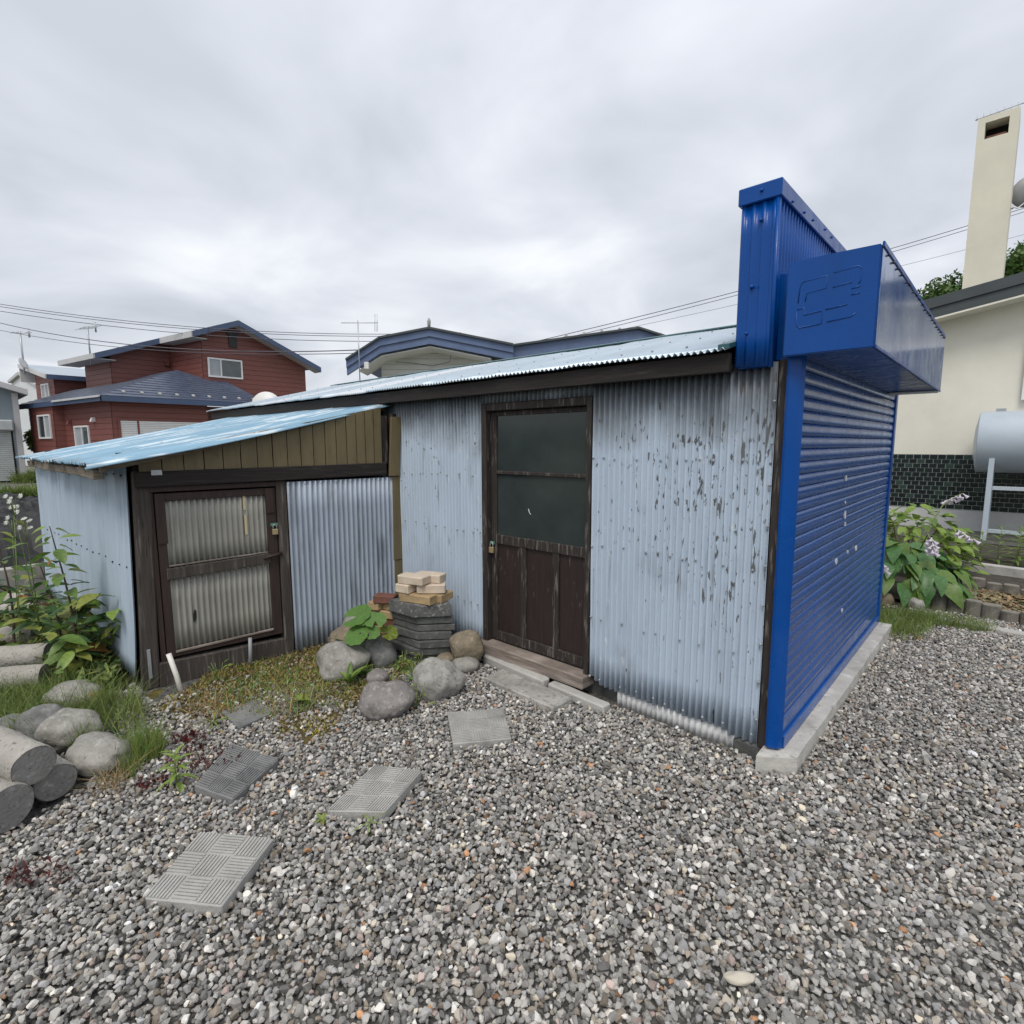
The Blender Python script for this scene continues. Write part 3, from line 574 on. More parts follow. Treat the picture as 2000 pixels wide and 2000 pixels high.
bx('lintel_beam', (.060, .000, 1.338), (1.815, .040, 1.440), M_WOODH, LT, P=lambda s, d, z: PF(s, d, z+.012*(s-.9)), bev=.005, jit=.003)
bx('lintel_strip', (.13, -.02, 1.296), (.965, .012, 1.332), M_RED, LT, P=PF)
bx('hinge_plate', (.145, .041, 1.408), (.205, .045, 1.442), M_STEEL, LT, P=PF, bev=.001)
bx('jamb', (.918, -.10, .105), (.990, .016, 1.335), M_WOODG, LT, P=PF, bev=.005)
bx('jamb', (.118, -.10, .100), (.150, -.002, 1.300), M_RED, LT, P=PF)
# door of the lean-to
ld = boxes('door', [((.155, -.032, .165), (.205, .0, 1.285)), ((.845, -.032, .165), (.912, .0, 1.285)), ((.205, -.031, 1.235), (.845, -.001, 1.285)),
                   ((.205, -.030, .165), (.845, -.002, .205))], M_RED, LT, P=PF, bev=.003)
bx('middle_rail', (.190, -.001, .715), (.850, .016, .790), M_WOODG, ld, P=lambda s, d, z: PF(s, d, z+.03*(s-.5)), bev=.004)
corr('lower_sheet', lambda u, d, v: PF(u, -.022+d, v), .200, .850, .195, .72, .036, .0085, M_PLAST, ld, 3, 8)
corr('upper_sheet', lambda u, d, v: PF(u, -.022+d, v), .200, .850, .78, 1.245, .036, .0085, M_PLAST, ld, 3, 8)
for a in ((.205, -.013, .795, .840, -.006, .806), (.205, -.012, .198, .845, .004, .212)):
    bx('batten', a[:3], a[3:], M_SILL, ld, P=lambda s, d, z: PF(s, d, z+.02*(s-.5)), bev=.002)
for (s0, z0, z1) in ((.690, 1.135, 1.235), (.692, .955, 1.10)):
    bx('bright_slit', (s0, -.0125, z0), (s0+.017, -.010, z1), mat('pale_splint', (.62, .52, .32), .6, .1), ld, P=PF, bev=0)
prism('hole', [(.333, .37), (.345, .42), (.345, .46), (.338, .47), (.328, .43), (.327, .39)], -.0155, -.0118, PF, M_DARK, ld)
tube('latch', [PF(.80, .022, .770), PF(.93, .022, .792)], .012, M_RED, ld)
boxes('hasp', [((.865, .001, 1.000), (.930, .006, 1.022)), ((.890, .006, 1.000), (.900, .016, 1.015))], M_GREEN, ld, P=PF, bev=.001)
for lo_, hi_ in (((.155, .0005, .95), (.212, .009, 1.285)), ((.840, .0005, 1.10), (.895, .009, 1.285))): bx('brace', lo_, hi_, M_RED, ld, P=PF, bev=.002)
padlock(tuple(PF(.893, .012, .990)), 'small square brass padlock on the low lean-to door', 1.2, math.radians(83))
# wall sheet right of the door, corner boards
corr('wall_sheet', lambda u, d, v: PF(u, .020+d, v), .992, 1.875, .0, 1.325, .041, .0100, M_WALL2, LT, 6, 9, .006, cut0=rag(.02, 6, 4))
pts = [(.992+.0103+.041*k, .030, 1.305) for k in range(0, 21, 3)]+[(1.002+.041*k, .030, .70) for k in range(1, 20, 3)]
bm_obj('nail_heads', nails(pts, PF, .006), M_NAIL, LT, True)['kind'] = 'stuff'
bx('corner_board', (1.830, .018, 1.335), (1.925, .045, 1.83), M_YEL, LT, P=lambda s, d, z: PF(s+.05*(z-1.3), d+.02*(z-1), z), bev=.003)
bx('corner_board', (1.848, .012, .605), (1.930, .038, 1.330), M_YEL, LT, P=lambda s, d, z: PF(s+.012*z, d, z), bev=.003)
bx('corner_board', (1.855, .008, .10), (1.935, .034, .600), M_YEL, LT, P=lambda s, d, z: PF(s+.008*z, d, z), bev=.003)
bx('corner_stud', (1.88, -.08, .0), (1.96, .005, 1.86), M_WOOD, LT, P=PF)
bx('studs', (1.78, -.05, 1.44), (1.85, .0, 1.84), M_WOOD, LT, P=PF)
# ochre boards of the gable
s_, k = .085, 0
while s_ < 1.775:
    wd = .128-.0035*k if k != 7 else .105
    s1 = min(s_+wd, 1.79); top = lambda s: zl(-1.93+s*.9936)-.014
    g_ = .006
    dd = .004*(k % 2)
    prism('gable_board', [(s_, 1.425+.011*(s_-.9)+.003*(k > 7)), (s1-g_, 1.425+.011*(s1-.9)+.003*(k > 7)), (s1-g_, top(s1)), (s_, top(s_))], .002, .020+dd*.6, PF, M_YEL, LT)
    s_ = s1; k += 1
bx('gable_backing', (.08, -.03, 1.42), (1.80, .0, 1.50), M_DARK, LT, P=PF, bev=0)
# roof
def PL(u, d, v):
    sag = -.018*math.sin(max(0, min(1, (v+2.1)/2.1))*math.pi)*(1 if u > -4 else .4)+.008*noise.noise(V((u*2.2, v*1.1, 6)))
    edge = -.018*max(0, (u+3.20)/.12)**2 if u > -3.20 else 0
    return V((u, v-.222*d, zl(v)+d+sag+edge))
for i in range(4):
    u1 = -3.075+(-.86)*i
    ln = -2.13-.0*i+random.uniform(-.02, .02)
    corr('roof_sheet', lambda u, d, v, l=.004*(i % 2): PL(u, d+l, v), u1-.90, u1, ln, .0, .040, .0095, M_ROOF2, LT, 10, 8,
         cut0=lambda u: .03*noise.noise(V((u*7, 3, 3)))+.012*noise.noise(V((u*31, 3, 3))), cut1=(lambda u: -.0))
for i, x in enumerate((-3.22, -3.62, -4.1, -4.6, -5.15, -5.75, -6.2)):
    bx('rafter', (x-.035, -2.055-.03*(i % 3), -.062), (x+.035, -.02, -.012), M_RAFT, LT, P=lambda a, b, z, q=random.uniform(-.03, .03): V((a+q*(b+1), b, zl(b)+z)), bev=.004, jit=.004)
for x in (-6.05, -5.55, -5.0, -4.5, -4.0, -3.55): bx('rafter_offcut', (x, -2.11, 1.405), (x+.28, -2.05, 1.462), M_RAFT, LT, P=lambda a, b, z, x0=x: V((a, b+.25*(a-x0)*.4, z-.04*(a-x0))), bev=.005, jit=.006)
bx('eave_plate', (-6.2, -1.86, 1.42), (-3.33, -1.80, 1.475), M_WOODG, LT, bev=.003)

# ------------------------------------------------------------------ paving slabs
for corners, m_, i, lab in SLABS:
    c = V((sum(p[0] for p in corners)/4, sum(p[1] for p in corners)/4, 0)); tk = .028 if i != 4 else .012
    r_ = root('paving_slab', c, lab, 'paving slab', 'square paving slabs set in the gravel')
    q = [V((p[0], p[1], 0)) for p in corners]
    tl = [.0, .006, -.004, .004, 0][i]
    def PP(a, b, z, q=q, tl=tl): return (q[0]*(1-a)+q[1]*a)*(1-b)+(q[3]*(1-a)+q[2]*a)*b+V((0, 0, z+tl*(a-.5)*4))
    bx('slab_body', (0, 0, -.02), (1, 1, tk), m_, r_, P=PP, bev=.004)
    if i == 4: continue
    for gx in range(3):
        for gy in range(3):
            if i == 2 and (gx, gy) == (9, 9): continue
            bm = bmesh.new(); a0, b0 = gx/3+.012, gy/3+.012; wd = 1/3-.024
            nr = 7
            for k in range(nr):
                t0, t1 = k/nr*wd, (k+.62)/nr*wd
                if (gx+gy+i) % 2: lo, hi = (a0+t0, b0, tk-.002), (a0+t1, b0+wd, tk+.0042)
                else: lo, hi = (a0, b0+t0, tk-.002), (a0+wd, b0+t1, tk+.0042)
                add_box(bm, lo, hi, PP)
            bm_obj('ribbed_square', bm, m_, r_)

# ------------------------------------------------------------------ boulders
def rock_mesh(name, seed, ax, sub=3, rough=.16, ang=0):
    bm = bmesh.new(); bmesh.ops.create_icosphere(bm, subdivisions=sub, radius=1)
    o = V((seed*7.7, seed*3.1, seed))
    for v in bm.verts:
        d = v.co.normalized(); r_ = 1+rough*noise.noise(d*1.1+o)*1.6+rough*.5*noise.noise(d*2.7+o)+rough*.22*noise.noise(d*5.3+o)+rough*.10*noise.noise(d*13+o)
        if ang: r_ = r_*(1-ang)+ang*min(1.0, .80/max(.35, max(abs(d.dot(V(q).normalized())) for q in ((1, .3, .2), (-.2, 1, .3), (.1, -.3, 1), (.7, -.7, .5)))))
        v.co = V((d.x*ax[0], d.y*ax[1], d.z*ax[2]))*r_
    me = bpy.data.meshes.new(name); bm.to_mesh(me); bm.free(); me.polygons.foreach_set('use_smooth', [True]*len(me.polygons)); return me
BG = 'boulders round the brick pile'
def boulder(x, y, w_, h, m_, lab, seed, dep=.85, rz=.75, base=0, ang=0, grp=BG, name='boulder'):
    me = rock_mesh(name, seed, (w_*.5, w_*.5*dep, h*.62), 4 if w_ > .2 else 3, ang=ang)
    o = mobj(name, me, loc=(x, y, base+h*.36), rot=(0, 0, rz), mat=m_)
    return sp(o, lab, 'boulder', grp)
boulder(-2.52, -.906, .35, .22, M_ST[0], 'smooth grey-brown boulder, leftmost in front of the big round leaves', 1)
boulder(-2.488, -.622, .27, .20, M_ST[4], 'rounded dark grey boulder right below the big round leaves', 2)
boulder(-2.93, -.64, .27, .17, M_ST[1], 'low brownish boulder behind the smooth leftmost boulder', 3, rz=.5)
boulder(-3.00, -.42, .36, .24, M_ST[0], 'flat grey boulder against the tin wall behind the leaves', 4, rz=1.3)
boulder(-1.847, -1.001, .32, .175, M_ST[2], 'mottled purple-grey boulder nearest the open gravel', 5)
boulder(-1.778, -.645, .33, .23, M_ST[3], 'large pale spotted boulder in front of the brown stone', 6, rz=.9)
boulder(-1.965, -.215, .27, .19, M_ST[1], 'brown angular stone perched on two small stones by the door step', 7, base=.075, ang=.6)
boulder(-2.109, -.292, .16, .08, M_ST[1], 'small brown flat stone wedged beneath the perched stone', 8)
boulder(-1.908, -.285, .19, .10, M_ST[0], 'small grey stone under the perched stone beside the door step', 9)
boulder(-2.188, -.831, .15, .10, M_ST[2], 'small half-buried stone between the leftmost boulder and the spotted one', 10)
LG = 'boulders in the weeds at left'
boulder(-2.779, -2.374, .29, .18, M_ST[0], 'domed grey boulder in the weeds left of the green tufts', 11, grp=LG)
boulder(-2.408, -2.308, .33, .16, M_ST[0], 'long low grey boulder beneath the green horsetail tuft', 12, .7, .3, grp=LG)
boulder(-2.963, -2.456, .26, .18, M_ST[4], 'dark slanted boulder leaning behind the domed one', 13, .6, .9, grp=LG)
boulder(-3.136, -2.578, .16, .12, M_ST[4], 'small dark stone at the left edge above the thick core', 14, grp=LG)
boulder(-3.35, -2.28, .30, .14, M_ST[0], 'grey boulder half hidden in grass behind the slanted one', 17, grp=LG)
boulder(-3.249, -2.205, .12, .10, M_BR[1], 'small yellowish angular stone in the grass by the side wall', 15, ang=.7, grp=LG)
boulder(-3.80, -2.27, .12, .12, M_BR[1], 'ochre rock at the end of the second concrete core', 16, ang=.5, grp=LG)
sp(mobj('cobble', rock_mesh('cobble', 21, (.046, .020, .015), 3, .16), loc=(.37, -1.27, .026), rot=(0, 0, .72), mat=mat('cream_pebble', (.50, .46, .38), .8, .08, 20, bump=.2)), 'long cream cobble lying on the gravel near the front', 'stone')

# ------------------------------------------------------------------ concrete cores at left
def core(a, b, r_, lab, k=0):
    a, b = V(a), V(b); ax = (b-a).normalized(); L_ = (b-a).length
    rt_ = root('concrete_core', a, lab, 'concrete core', 'round concrete cores piled at left')
    n = 10; rr = [r_*(.93 if i in (0, n) else 1) for i in range(n+1)]
    tt = [0, .008/L_]+[i/n for i in range(1, n)]+[1-.008/L_, 1]; rr = [r_*.95]+[r_]*(len(tt)-2)+[r_*.95]
    vs_, fs = tube_data([a+ax*L_*t for t in tt], rr, 28, False)
    vs_ = [v+V((noise.noise(v*14), noise.noise(v*14+V((9, 0, 0))), noise.noise(v*14+V((0, 9, 0)))))*.005 for v in vs_]
    geo('barrel', vs_, fs, M_CORE, rt_, True)
    for (c, sgn) in ((a, 1), (b, -1)):
        o_ = ax.orthogonal().normalized(); p_ = ax.cross(o_); vv = [c+ax*sgn*.001]
        for ring in (.5, .95):
            vv += [c+ax*sgn*.001+(o_*math.cos(t)+p_*math.sin(t))*r_*ring+ax*.002*noise.noise(V((t*3, ring, k))) for t in np.linspace(0, 2*math.pi, 25)[:-1]]
        f_ = [(0, 1+i, 1+(i+1) % 24) for i in range(24)]+[(1+i, 25+i, 25+(i+1) % 24, 1+(i+1) % 24) for i in range(24)]
        geo('cut_end', vv, f_, M_COREE, rt_, True)
core((-2.181, -2.567, .215), (-2.77, -2.765, .225), .086, 'thick pale concrete core lying on top of two others, front left')
core((-2.228, -2.498, .084), (-2.78, -2.625, .084), .084, 'dark concrete core under the thick one, nearest the green tufts')
core((-2.112, -2.665, .098), (-2.62, -2.90, .098), .098, 'concrete core at the left edge, lowest and closest to the camera')
core((-4.05, -2.30, .135), (-4.35, -2.75, .135), .082, 'pale concrete core nearest the leafy shrub, farther of the upper pair')
core((-3.72, -2.36, .10), (-4.02, -2.82, .10), .076, 'pale concrete core in front of its twin beside the shrub')
core((-4.75, -2.30, .12), (-5.0, -2.75, .12), .075, 'weathered core behind the upper pair, half covered by leaves')
core((-5.65, -2.20, .13), (-5.8, -2.42, .12), .05, 'short thin core standing out behind the shrub')
core((-6.1, -2.22, .10), (-6.4, -2.6, .10), .08, 'dark core farthest back by the low wall')

# ------------------------------------------------------------------ bricks and slabs piled in the corner
A0 = V((-2.26, -.45, 0)); rh = V((rt.x, rt.y, 0)).normalized(); fh = V((fw.x, fw.y, 0)).normalized()
ST = [(0, 0), (.262, .040), (.15, .34), (-.235, .19)]
zc = 0.0
names = ['lowest, half hidden by weeds', 'second from the ground', 'third from the ground', 'fourth from the ground', 'with mossy edge, fifth from the ground', 'thin chipped one right under the speckled block']
for i in range(6):
    h = [.060, .053, .056, .053, .050, .053][i]; ox, oy = random.uniform(-.028, .028), random.uniform(-.022, .022)
    poly = [(a+ox+random.uniform(-.012, .012), b+oy+random.uniform(-.012, .012)) for a, b in ST]
    bm = bmesh.new(); lo = [bm.verts.new(rh*a+fh*b+V((0, 0, 0))) for a, b in poly]; hi = [bm.verts.new(rh*(a+random.uniform(-.006, .006))+fh*(b+random.uniform(-.006, .006))+V((0, 0, h+random.uniform(-.004, .002)))) for a, b in poly]
    bm.faces.new(lo[::-1]); bm.faces.new(hi)
    for j in range(4): bm.faces.new((lo[j], lo[(j+1) % 4], hi[(j+1) % 4], hi[j]))
    bmesh.ops.bevel(bm, geom=list(bm.edges), offset=.004, segments=1, affect='EDGES'); bmesh.ops.subdivide_edges(bm, edges=[e for e in bm.edges if e.calc_length() > .06], cuts=4, use_grid_fill=True)
    for v in bm.verts: v.co += v.co.normalized()*.006*noise.noise(v.co*22+V((i, 0, 0)))
    o = bm_obj('stacked_slab', bm, M_CONCD, loc=A0+V((0, 0, zc))); sp(o, 'dark weathered concrete slab in the corner stack, '+names[i], 'concrete slab', 'dark slabs stacked under the bricks'); zc += h+.004
hb = .092
bm = bmesh.new(); poly = [(-.01, -.012), (.262, .025), (.16, .32), (-.235, .165)]
lo = [bm.verts.new(rh*a+fh*b) for a, b in poly]; hi = [bm.verts.new(rh*a+fh*b+V((0, 0, hb))) for a, b in poly]
bm.faces.new(lo[::-1]); bm.faces.new(hi)
for j in range(4): bm.faces.new((lo[j], lo[(j+1) % 4], hi[(j+1) % 4], hi[j]))
bmesh.ops.bevel(bm, geom=list(bm.edges), offset=.006, segments=2, affect='EDGES')
sp(bm_obj('concrete_block', bm, M_CONCD2, loc=A0+V((0, 0, zc))), 'thick speckled dark concrete block directly under the bricks', 'concrete block'); zc += hb+.001
def brick(r0, f0, z, ang, m_, lab, dim=(.215, .105, .062)):
    bm = bmesh.new(); add_box(bm, (-dim[0]/2, -dim[1]/2, 0), (dim[0]/2, dim[1]/2, dim[2]), jit=.002, bev=.006)
    bmesh.ops.subdivide_edges(bm, edges=[e for e in bm.edges if e.calc_length() > .04], cuts=5, use_grid_fill=True)
    sd_ = random.random()*50
    for v in bm.verts: v.co += V((noise.noise(v.co*14+V((sd_, 0, 0))), noise.noise(v.co*14+V((0, sd_, 0))), .5*noise.noise(v.co*14+V((0, 0, sd_)))))*.005
    o = bm_obj('loose_brick', bm, m_, loc=A0+rh*r0+fh*f0+V((0, 0, z)), rot=(0, 0, math.atan2(rh.y, rh.x)+math.radians(ang)))
    return sp(o, lab, 'brick', 'loose bricks piled in the corner')
z = zc
brick(.010, .085, z, -27, M_BR[1], 'long yellow-brown brick with mossy end resting on the speckled block', (.28, .11, .066))
brick(.185, .125, z, 62, M_BR[1], 'short yellow-brown brick end at the right of the pile', (.16, .085, .062)); z += .068
brick(-.085, .125, z, -30, M_BR[0], 'cube-like pale brick, left one of the middle pair', (.13, .11, .064))
brick(.105, .115, z, 4, M_BR[0], 'pale beige brick, right one of the middle pair', (.205, .11, .064)); z += .066
brick(-.025, .115, z, -26, M_BR[0], 'pale beige brick on top of the pile, front one', (.225, .11, .064))
brick(.085, .185, z, -22, M_BR[0], 'pale beige brick on top of the pile, rear one', (.225, .11, .060))
brick(-.27, .24, .395, -10, M_BR[2], 'dark red brick left of the yellow-brown bricks', (.17, .10, .060))
brick(-.345, .27, .335, -28, M_BR[1], 'broken ochre brick end below the red brick, left', (.11, .10, .058))
brick(-.245, .265, .335, -28, M_BR[1], 'ochre brick end below the red brick, right', (.08, .10, .058))
brick(-.29, .27, .273, -25, M_BR[1], 'ochre brick behind the large round leaves', (.22, .11, .060))
brick(-.29, .27, .211, -15, M_BR[2], 'reddish brick low in the pile behind the leaves', (.22, .11, .060))
for k in range(3): brick(-.29, .27, .148-.0625*k, -10+8*k, M_BR[1], 'yellow-brown brick behind the leaves, '+('third', 'second', 'lowest')[k]+' from the ground', (.23, .12, .061))

# ------------------------------------------------------------------ bits by the door
def stone_bar(lo, hi, m_, rz, c, lab, cat, name, bev=.012, tilt=0):
    bm = bmesh.new(); add_box(bm, lo, hi, jit=.004, bev=bev); bmesh.ops.subdivide_edges(bm, edges=[e for e in bm.edges if e.calc_length() > .08], cuts=5, use_grid_fill=True)
    for v in bm.verts: v.co += v.co.normalized()*.006*noise.noise(v.co*15+V(c))
    return sp(bm_obj(name, bm, m_, loc=c, rot=(tilt, 0, rz)), lab, cat)
stone_bar((-.31, -.095, -.02), (.31, .095, .030), M_ST[3], -.04, (-1.37, -.245, 0), 'flat rough granite plank lying before the door step', 'stone slab', 'stone_plank', .008)
stone_bar((-.31, -.035, -.02), (.31, .035, .055), M_CONC, -.06, (-1.62, -.085, 0), 'narrow concrete kerb bar under the left of the door step', 'kerb', 'kerb_bar', .01)
stone_bar((-.225, -.035, -.02), (.225, .035, .042), M_CONC, -.05, (-1.06, -.105, 0), 'narrow concrete kerb bar running toward the white tin skirt', 'kerb', 'kerb_bar', .01)
sp(tube('plastic_pipe', [(-3.065, -1.815, .262), (-3.03, -1.79, .12), (-3.0, -1.775, -.02)], .0155, M_PVC, None, 12), 'slanting white plastic pipe stub at the foot of the lean-to door', 'pipe')
sp(tube('plastic_pipe', [PF(.665, .045, .20), PF(.655, .045, -.03)], .013, M_GREYP, None, 12), 'upright grey pipe stub under the lean-to door', 'pipe')

# ------------------------------------------------------------------ low growth (uncountable: stuff)
def blades(name, base, h, wd, lean, m_, label, cat, seg=3, droop=.5, tone=(.7, 1.3), hue=.15):
    """many curved tapering blades in one mesh"""
    n = len(base); r_ = rng
    hh = h*np.exp(r_.normal(0, .3, n)); az = r_.uniform(0, 6.283, n); ln = lean*r_.random(n)**.7; fa = r_.uniform(0, 6.283, n); ww = wd*r_.uniform(.6, 1.3, n)
    vs_ = np.zeros((n, seg*2+1, 3)); 
    for j in range(seg+1):
        t = j/seg; rad = hh*np.sin(ln)*(t+droop*t*t)*.8; zz = hh*np.cos(ln)*(t-.18*droop*t*t)
        c = np.column_stack((base[:, 0]+rad*np.cos(az), base[:, 1]+rad*np.sin(az), base[:, 2]+zz))
        wv = (ww*(1-t)**.7)[:, None]*np.column_stack((np.cos(fa), np.sin(fa), np.zeros(n)))
        if j < seg: vs_[:, 2*j] = c-wv; vs_[:, 2*j+1] = c+wv
        else: vs_[:, 2*seg] = c
    k = 2*seg+1; f4 = []
    for j in range(seg-1): f4.append((2*j, 2*j+1, 2*j+3, 2*j+2))
    off = np.arange(n)[:, None]*k
    q = np.concatenate([off+np.array(f)[None] for f in f4]) if f4 else np.zeros((0, 4), int)
    tr = off+np.array((2*seg-2, 2*seg-1, 2*seg))[None]
    return raw_mesh(name, vs_.reshape(-1, 3), q, tr, m_, label, cat, np.repeat(r_.uniform(*tone, n), k), np.repeat(1+r_.normal(0, hue, n), k))
def raw_mesh(name, co, quads, tris, m_, label, cat, tone, red, parent=None):
    me = bpy.data.meshes.new(name); nv = len(co); nq, ntr = len(quads), len(tris)
    me.vertices.add(nv); me.vertices.foreach_set('co', co.astype(np.float32).ravel())
    me.loops.add(nq*4+ntr*3); me.loops.foreach_set('vertex_index', np.concatenate([np.asarray(quads).ravel(), np.asarray(tris).ravel()]).astype(np.int32))
    me.polygons.add(nq+ntr); st = np.concatenate([np.arange(nq)*4, nq*4+np.arange(ntr)*3]); me.polygons.foreach_set('loop_start', st.astype(np.int32))
    me.update(calc_edges=True)
    a = me.attributes.new('tone', 'FLOAT_COLOR', 'POINT'); a.data.foreach_set('color', np.column_stack((tone*red, tone, tone*.9, np.ones(nv))).ravel().astype(np.float32))
    o = mobj(name, me, parent, mat=m_)
    if parent is None: sp(o, label, cat, None, 'stuff')
    return o
def scat(n, cx, cy, rx, ry, z=-.01, rot=0):
    a = rng.uniform(0, 6.283, n); q = np.sqrt(rng.random(n)); x = q*np.cos(a)*rx; y = q*np.sin(a)*ry
    return np.column_stack((cx+x*math.cos(rot)-y*math.sin(rot), cy+x*math.sin(rot)+y*math.cos(rot), np.full(n, z)))
cc = np.concatenate
# moss carpet with a lumpy surface
gx, gy = np.meshgrid(np.linspace(-3.25, -1.7, 130), np.linspace(-2.0, -.05, 160)); mf = moss_f(gx, gy)
gz = -.022+.034*mf*(.55+.45*np.array([[noise.noise(V((a*5, b*5, 0)))+.5*noise.noise(V((a*17, b*17, 0)))+.45*noise.noise(V((a*45, b*45, 2))) for a, b in zip(r1, r2)] for r1, r2 in zip(gx, gy)]))
idx = np.arange(gx.size).reshape(gx.shape); q = np.stack((idx[:-1, :-1], idx[:-1, 1:], idx[1:, 1:], idx[1:, :-1]), -1).reshape(-1, 4)
o = geo('moss_patch', np.column_stack((gx.ravel(), gy.ravel(), gz.ravel())), [tuple(f) for f in q.tolist()], M_MOSS, None, True); sp(o, 'brown and yellow moss patch in front of the lean-to', 'moss', None, 'stuff')
def litter(name, base, size, m_, label, cat, tilt=.6):
    n = len(base); az = rng.uniform(0, 6.283, n); s = size*np.exp(rng.normal(0, .4, n)); t1 = rng.normal(0, tilt, n); t2 = rng.normal(0, tilt, n)
    u = np.column_stack((np.cos(az), np.sin(az), t1))*s[:, None]; v = np.column_stack((-np.sin(az), np.cos(az), t2))*(s*.5)[:, None]
    co = np.stack((base-u, base-v*.9, base+u, base+v), 1).reshape(-1, 3); q = np.arange(n*4).reshape(n, 4)
    return raw_mesh(name, co, q, np.zeros((0, 3), int), m_, label, cat, np.repeat(rng.uniform(.35, 1.5, n), 4), np.repeat(1+rng.normal(0, .15, n), 4))
b = scat(9000, -2.80, -1.05, .85, .95, .014); b = b[(moss_f(b[:, 0], b[:, 1]) > .4) & (b[:, 0] > -3.18)]
litter('leaf_litter', b, .0065, M_LITTER, 'small dead leaves and straw scattered over the moss', 'leaf litter')
b = cc([scat(700, -2.75, -1.35, .45, .45, .0), scat(500, -2.45, -.75, .45, .25, .0), scat(300, -2.15, -.50, .25, .15, 0)])
bm_ = scat(16000, -2.75, -1.1, .95, .95, .004); bm_ = bm_[(moss_f(bm_[:, 0], bm_[:, 1]) > .35) & (bm_[:, 0] > -3.2)]; bm_ = bm_[(np.sin(bm_[:, 0]*9+bm_[:, 1]*5)+np.sin(bm_[:, 1]*13-bm_[:, 0]*4)+rng.normal(0, .6, len(bm_))) > .1]
blades('moss_tufts', bm_, .016, .0035, 1.1, M_MTUFT, 'short yellow-green moss tufts in front of the lean-to', 'moss', 2, .5, (.5, 1.5), .2)
b = cc([b, scat(500, -2.55, -1.35, .40, .30, .0), scat(260, -2.3, -1.15, .2, .25, 0)])
blades('moss_sprigs', b, .045, .004, 1.0, M_GRASS, 'tiny yellow-green sprigs on the moss', 'weeds', tone=(.8, 1.9), hue=.35)
# horsetail and grass at left
b = cc([scat(2600, -3.35, -2.42, .55, .28, 0, .2), scat(900, -3.9, -2.25, .6, .22, 0), scat(500, -2.95, -2.12, .3, .12, 0)])
blades('horsetail_grass', b, .17, .0022, .9, M_GRASS, 'feathery light green horsetail covering the rocks at left', 'grass', 4, .6, (.7, 1.45))
b = cc([scat(420, -2.36, -2.13, .11, .09), scat(130, -2.62, -2.33, .06, .06), scat(120, -2.24, -2.22, .09, .05)])
blades('horsetail_tuft', b, .17, .0024, .45, M_GRASS, 'upright bright green horsetail tuft over the long boulder', 'grass', 4, .5, (.9, 1.6))
blades('dry_grass', cc([scat(160, -2.2, -2.30, .12, .05), scat(120, -2.62, -1.75, .25, .1), scat(160, -2.35, -1.35, .2, .2)]), .13, .0022, 1.2, M_LITTER, 'thin straw-coloured grass stems among the stones', 'dry grass', 4, .9, (.9, 1.7))
b = cc([scat(1500, -4.2, -2.15, .9, .22), scat(1300, -5.3, -2.3, .9, .4), scat(700, -6.3, -2.6, .7, .5)])
litter('ground_cover', b+np.column_stack((np.zeros(len(b)), np.zeros(len(b)), rng.uniform(0, .16, len(b)))), .028, M_GRASS, 'low leafy weeds along the foot of the side wall', 'weeds', .5)
for c_, r1, r2, n, lab in (((-2.05, -1.95), .20, .10, 220, 'dark red creeper between the dark slab and the boulders'), ((-2.0, -2.18), .10, .06, 90, 'dark red creeper around the green sprout'), ((-1.68, -2.62), .15, .06, 130, 'dark red creeper in the gravel at lower left'), ((-2.32, -1.93), .10, .06, 110, 'dark red creeper strip left of the dark slab')):
    b = scat(n, c_[0], c_[1], r1, r2, .015, .6); b[:, 2] += rng.uniform(0, .03, n); litter('red_creeper', b, .007, M_REDW, lab, 'creeper', 1.0)
# grass by the threshold at right
b = cc([scat(1800, .12, 3.0, .34, .36, 0, .3), scat(1300, .50, 3.30, .35, .16, 0), scat(300, .25, 2.7, .18, .2, 0)])
blades('grass_patch', b, .10, .0024, .8, M_GRASS, 'soft green grass at the far end of the concrete threshold', 'grass', 3, .6, (.75, 1.5))
b = scat(1500, .9, 4.4, .5, .45, .035, .1); litter('straw', b, .03, M_LITTER, 'dry straw and leaves in the front garden bed', 'straw', .25)

# ------------------------------------------------------------------ single leafy plants
def leaf_mesh(name, wd=.45, fold=.12, curl=.25, tipw=.5, n=6, wave=0, notch=0):
    """a leaf of length 1 along +X, lying roughly in XY, two quads wide each side"""
    vs_, fs = [], []
    for i in range(n+1):
        t = i/n; w_ = wd*.5*(math.sin(math.pi*min(1, t**tipw))**.8 if 0 < t < 1 else .0)
        if notch and i == 0: w_ = wd*.2
        z = -curl*t*t
        for k in (-1, -.5, 0, .5, 1):
            vs_.append((t+(-notch*abs(k)*(1-t)**3), k*w_, z+fold*abs(k)*w_*2-(.10*abs(k)**2*w_*2 if wave else 0)+wave*math.sin(t*14+k*2)*abs(k)))
    for i in range(n):
        for k in range(4): a = i*5+k; fs.append((a, a+5, a+6, a+1))
    return mesh(name, vs_, fs, True)
def put_leaf(parent, me, m_, p, az, pitch, size, roll=0, name='leaf'):
    o = mobj(name, me, parent, mat=None); o.data = me
    R = Matrix.Rotation(az, 4, 'Z') @ Matrix.Rotation(-pitch, 4, 'Y') @ Matrix.Rotation(roll, 4, 'X')
    o.matrix_basis = Matrix.Translation(V(p)) @ R @ Matrix.Scale(size, 4); return o
def leafset(tag, ms, **k):
    o = []
    for m_ in ms:
        me = leaf_mesh(tag, **k); me.materials.append(m_); o.append(me)
    return o
LS = leafset('leaf', [M_LEAF, M_LEAF, M_LEAFD, M_LEAFY], wd=.46, tipw=.75, curl=.28); LY = leafset('leaf', [M_LEAFY, M_LIME], wd=.46, tipw=.75, curl=.3); LOr = leafset('leaf', [M_ORL], wd=.5, curl=.3)
